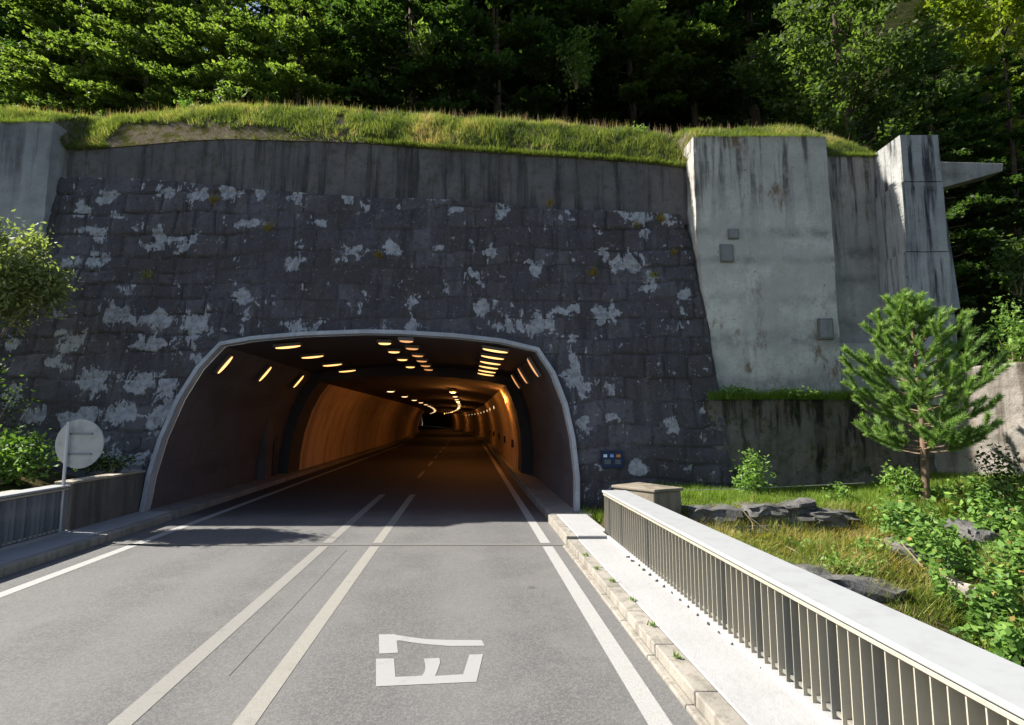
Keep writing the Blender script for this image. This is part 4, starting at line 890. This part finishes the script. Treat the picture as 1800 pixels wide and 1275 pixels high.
# ------------------------------------------------------------------ young pine
def pine():
    r = np.random.default_rng(5); Yp = 12.3; k = Yp / F_PX
    b, t = at(1626, 888, Yp), at(1604, 526, Yp); b.z -= .1; H = t.z - b.z
    o = empty('pine_tree', tuple(b), 'young pine with layered bright green branches standing on the grass at right', 'tree')
    def ax(f): return b + (t - b) * f + Vector((.05 * math.sin(f * 5), 0, 0))
    mb = MB(); mb.tube([ax(f) for f in np.linspace(0, 1, 14)], [.085 * (1 - f) + .012 for f in np.linspace(0, 1, 14)], 9); mb.obj('trunk', 'pine_bark', o, smooth=True)
    br = MB(); tips = []
    hs = [.27, .30, .385, .455, .52, .585, .65, .715, .78, .84, .89, .94]
    Rl = [1.5, 1.35, 1.42, 1.35, 1.22, 1.1, .98, .84, .66, .44, .28, .14]
    for q, (h, R) in enumerate(zip(hs, Rl)):
        n = 6 if h < .84 else 5; a0 = r.uniform(0, 6.28)
        for j in range(n):
            a = a0 + j * 2 * math.pi / n + r.uniform(-.25, .25); L = R * r.uniform(.6, 1.18)
            if h < .42 and math.cos(a) > .3: L *= .8
            rise = .1 + .85 * h ** 1.7; d = Vector((math.cos(a), math.sin(a), 0)); p0 = ax(h + r.uniform(-.015, .015))
            pts = [p0 + d * L * f + Vector((0, 0, L * rise * f + .12 * L * f * f - .05 * L * math.sin(f * 3.1))) for f in np.linspace(0, 1, 6)]
            br.tube(pts, [.022 * (1 - .8 * f) * (.6 + .5 * L / 1.7) for f in np.linspace(0, 1, 6)], 5, False)
            tips.append((pts[3], pts[4])); tips.append((pts[4], pts[5] + (pts[5] - pts[4]) * .2))
            if L > .9: tips.append((pts[2], pts[3]))
            for f in np.linspace(.42, .95, max(2, int(L * 2.6))):
                p = pts[0] + (pts[5] - pts[0]) * f; i = min(int(f * 5), 4); p = pts[i] + (pts[i + 1] - pts[i]) * (f * 5 - i)
                for sd in (-1, 1):
                    dd = (d + sd * Vector((-d.y, d.x, 0)) * r.uniform(.6, 1.2)).normalized() + Vector((0, 0, rise + r.uniform(.3, .9)))
                    l2 = .34 * L / 1.4 * r.uniform(.6, 1.2) + .1; e = p + dd * l2 * .8; br.tube([p, e], [.008, .004], 4, False); tips.append((p + (e - p) * .25, e + dd * .06))
    for f in (.86, .91, .96): tips.append((ax(f), ax(f + .07)))
    br.obj('branch', 'pine_bark', o)
    V, tn = [], []
    for p, e in tips:
        p, e = np.array(p), np.array(e); d = e - p; L = np.linalg.norm(d); d /= L + 1e-9; n = int(100 + 290 * L)
        f = r.random(n) ** .8; C = p + (e - p) * f[:, None]; R = r.normal(0, 1, (n, 3)); R -= d * (R @ d)[:, None] * .9; R /= np.linalg.norm(R, axis=1, keepdims=True)
        D = R * .85 + d * r.uniform(.5, 1., (n, 1)) + np.array([0, 0, .2]); D /= np.linalg.norm(D, axis=1, keepdims=True)
        ln = r.uniform(.09, .15, (n, 1)); w = np.cross(D, r.normal(0, 1, (n, 3))); w /= np.linalg.norm(w, axis=1, keepdims=True); w *= .0085
        V.append(np.stack([C - w, C + w, C + D * ln], 1)); tn.append(np.clip(.25 + .4 * f + r.normal(0, .12, n), 0, 1))
    raw('crown', np.concatenate(V), 3, 'needle', o, np.concatenate(tn))
pine()

# ------------------------------------------------------------------ forest trees
def tree_meshes(sd, H, R, n_limb, leaf, m, low=.06, flat=1., spray=True, dens=1.):
    r = np.random.default_rng(sd); mb = MB()
    ax = [Vector((.25 * math.sin(f * 3 + sd), .2 * math.cos(f * 2.3 + sd), H * f)) for f in np.linspace(0, 1, 9)]
    rad = [.2 * (1 - f) ** .8 + .02 for f in np.linspace(0, 1, 9)]; mb.tube(ax, rad, 8, False)
    C, A = [], []; ga = 2.399
    for i in range(n_limb):
        h = low + (1 - low - .03) * ((i + .5) / n_limb); a = i * ga + r.uniform(-.4, .4)
        prof = (1 - h) ** .7 * (.55 + .6 * min(1, h / .25)) if spray else math.sin(min(1, h * .93 + .12) * math.pi) ** .6
        L = R * max(.15, prof) * r.uniform(.75, 1.15); k = h * 8; j = min(int(k), 7); p0 = ax[j] + (ax[j + 1] - ax[j]) * (k - j)
        d = Vector((math.cos(a), math.sin(a), 0)); rise = r.uniform(.0, .35) if spray else r.uniform(.25, .8)
        pts = [p0 + d * L * f + Vector((0, 0, L * (rise * f - (.28 if spray else .1) * f * f))) for f in np.linspace(0, 1, 5)]
        mb.tube(pts, [.05 * (1 - f * .85) * (L / R) + .008 for f in np.linspace(0, 1, 5)], 5, False)
        side = Vector((-d.y, d.x, 0)); nt = max(4, int(L * 4.5))
        for f in np.linspace(.25, 1, nt):
            i5 = min(int(f * 4), 3); p = pts[i5] + (pts[i5 + 1] - pts[i5]) * (f * 4 - i5)
            for sg in (-1, 1):
                td = (d * r.uniform(.5, 1.1) + side * sg * r.uniform(.3, 1.) + Vector((0, 0, r.uniform(-.25, .2) if spray else r.uniform(-.2, .6)))).normalized()
                l2 = (.35 + .5 * (1 - f)) * L * .42 + .25; n = int((5 + l2 * 13) * dens); q = r.random(n)[:, None]
                P = np.array(p) + np.array(td) * q * l2 + r.normal(0, 1, (n, 3)) * np.array([.1, .1, .045 if spray else .13]) * (.7 + l2 * .4)
                C.append(P); A.append(np.tile(np.array(td), (n, 1)))
    C = np.concatenate(C); A = np.concatenate(A)
    V = leafq(C, leaf, r, nrm=np.array([0, 0, 1.1 if spray else .7]), tilt=.6 if spray else .75, along=A)
    tint = np.clip(r.normal(.45, .2, len(C)) + (fbm(C[:, 0] * .6 + 9, C[:, 2] * .6, sd) - .5) * .7, 0, 1)
    return mb, V, tint
PROTO = {}
def proto(key, *a, **kw):
    mb, V, tint = tree_meshes(*a, **kw)
    t = bpy.data.meshes.new('trunk'); t.from_pydata(mb.v, [], mb.f); t.materials.append(MAT['bark']); t.shade_smooth()
    o = raw('crown', V, 4, a[5], None, tint); me = o.data; bpy.data.objects.remove(o); PROTO[key] = (t, me)
proto('beech', 1, 14, 5.2, 60, .25, 'beech', low=.03, dens=1.1)
proto('beech_b', 2, 15, 5.0, 60, .25, 'beech', low=.03, dens=1.1)
proto('dark', 3, 16, 4.8, 60, .25, 'deep', low=.03, dens=1.1)
proto('dark_b', 4, 17, 4.6, 62, .24, 'deep', low=.03, dens=1.1)
proto('maple', 5, 12, 3.3, 56, .2, 'maple', spray=False, dens=1.3)
proto('yellow', 6, 15, 4.6, 56, .25, 'lime_leaf', spray=False, dens=1.2)
def tree(key, x, y, z, sc, rz, label, group):
    o = empty({'beech': 'beech_tree', 'dark': 'forest_tree', 'maple': 'maple_tree', 'yellow': 'leafy_tree'}[key.split('_')[0]], (x, y, z), label, 'tree', group)
    o.rotation_euler = (0, 0, rz); o.scale = (sc, sc, sc)
    for nm, me in zip(('trunk', 'crown'), PROTO[key]): put(bpy.data.objects.new(nm, me), o)
    return o
G1 = 'forest trees behind the grassy wall top'
FT = [('beech', -21.8, 25.6, .74, 'sunlit beech at the far left of the front row behind the grass'),
      ('beech_b', -17.4, 24.0, .70, 'sunlit layered beech second from the left behind the grass'),
      ('beech', -13.2, 22.9, .66, 'sunlit beech third from the left behind the grass'),
      ('beech_b', -9.2, 22.2, .66, 'half-lit beech fourth from the left behind the grass'),
      ('dark', -4.6, 23.8, .95, 'dark tree left of the middle, next to the half-lit beech'),
      ('dark_b', -.9, 24.2, 1.0, 'dark tree with a few bright sprays behind the middle of the grass'),
      ('dark', 3.0, 28.0, 1.1, 'dark tree right of the middle of the grass bank'),
      ('beech_b', 6.6, 28.4, .95, 'dim leafy tree behind the left part of the pale pier'),
      ('dark_b', 10.2, 28.8, 1.0, 'deep shaded tree just left of the bright maple'),
      ('maple', 14.0, 21.4, 1.05, 'bright green maple-like tree standing out above the pier and column'),
      ('dark', 18.4, 22.0, .6, 'dark tree right of the bright maple, above the column bracket'),
      ('yellow', 22.8, 23.6, .9, 'yellow-green sunlit tree at the upper right edge'),
      ('dark_b', 15.6, 19.0, .55, 'low dark tree in the gloom right of the concrete column'),
      ('dark', 18.0, 18.6, .6, 'low dark tree at the right edge above the right wall')]
for q, (k, x, y, s, lb) in enumerate(FT):
    z = float(hill_z(x, y)) - .3 if x < 12 else max(float(side_z(x, y)) - .3, 3)
    if k == 'maple': z = 9.6
    if k == 'yellow': z = 11.5
    tree(k, x, y, z, s, q * 1.7, lb, G1)
G2 = 'forest trees in the back rows on the hill'
bx_l = [(-24, 29), (-18.5, 29.5), (-13, 29), (-8, 30), (-3, 29.6), (1, 33), (6, 33.4), (11, 33), (16, 34), (13.5, 28), (-29, 32), (-35, 36)]
for q, (x, y) in enumerate(bx_l):
    tree(('dark', 'beech', 'dark_b', 'beech_b')[q % 4] if q < 4 else ('dark', 'dark_b')[q % 2], x, y, float(hill_z(x, y)) - .4, 1.1, q * 2.1,
         'tall forest tree in the second row up the hill, %s from the left' % ORD[q + 1], G2)
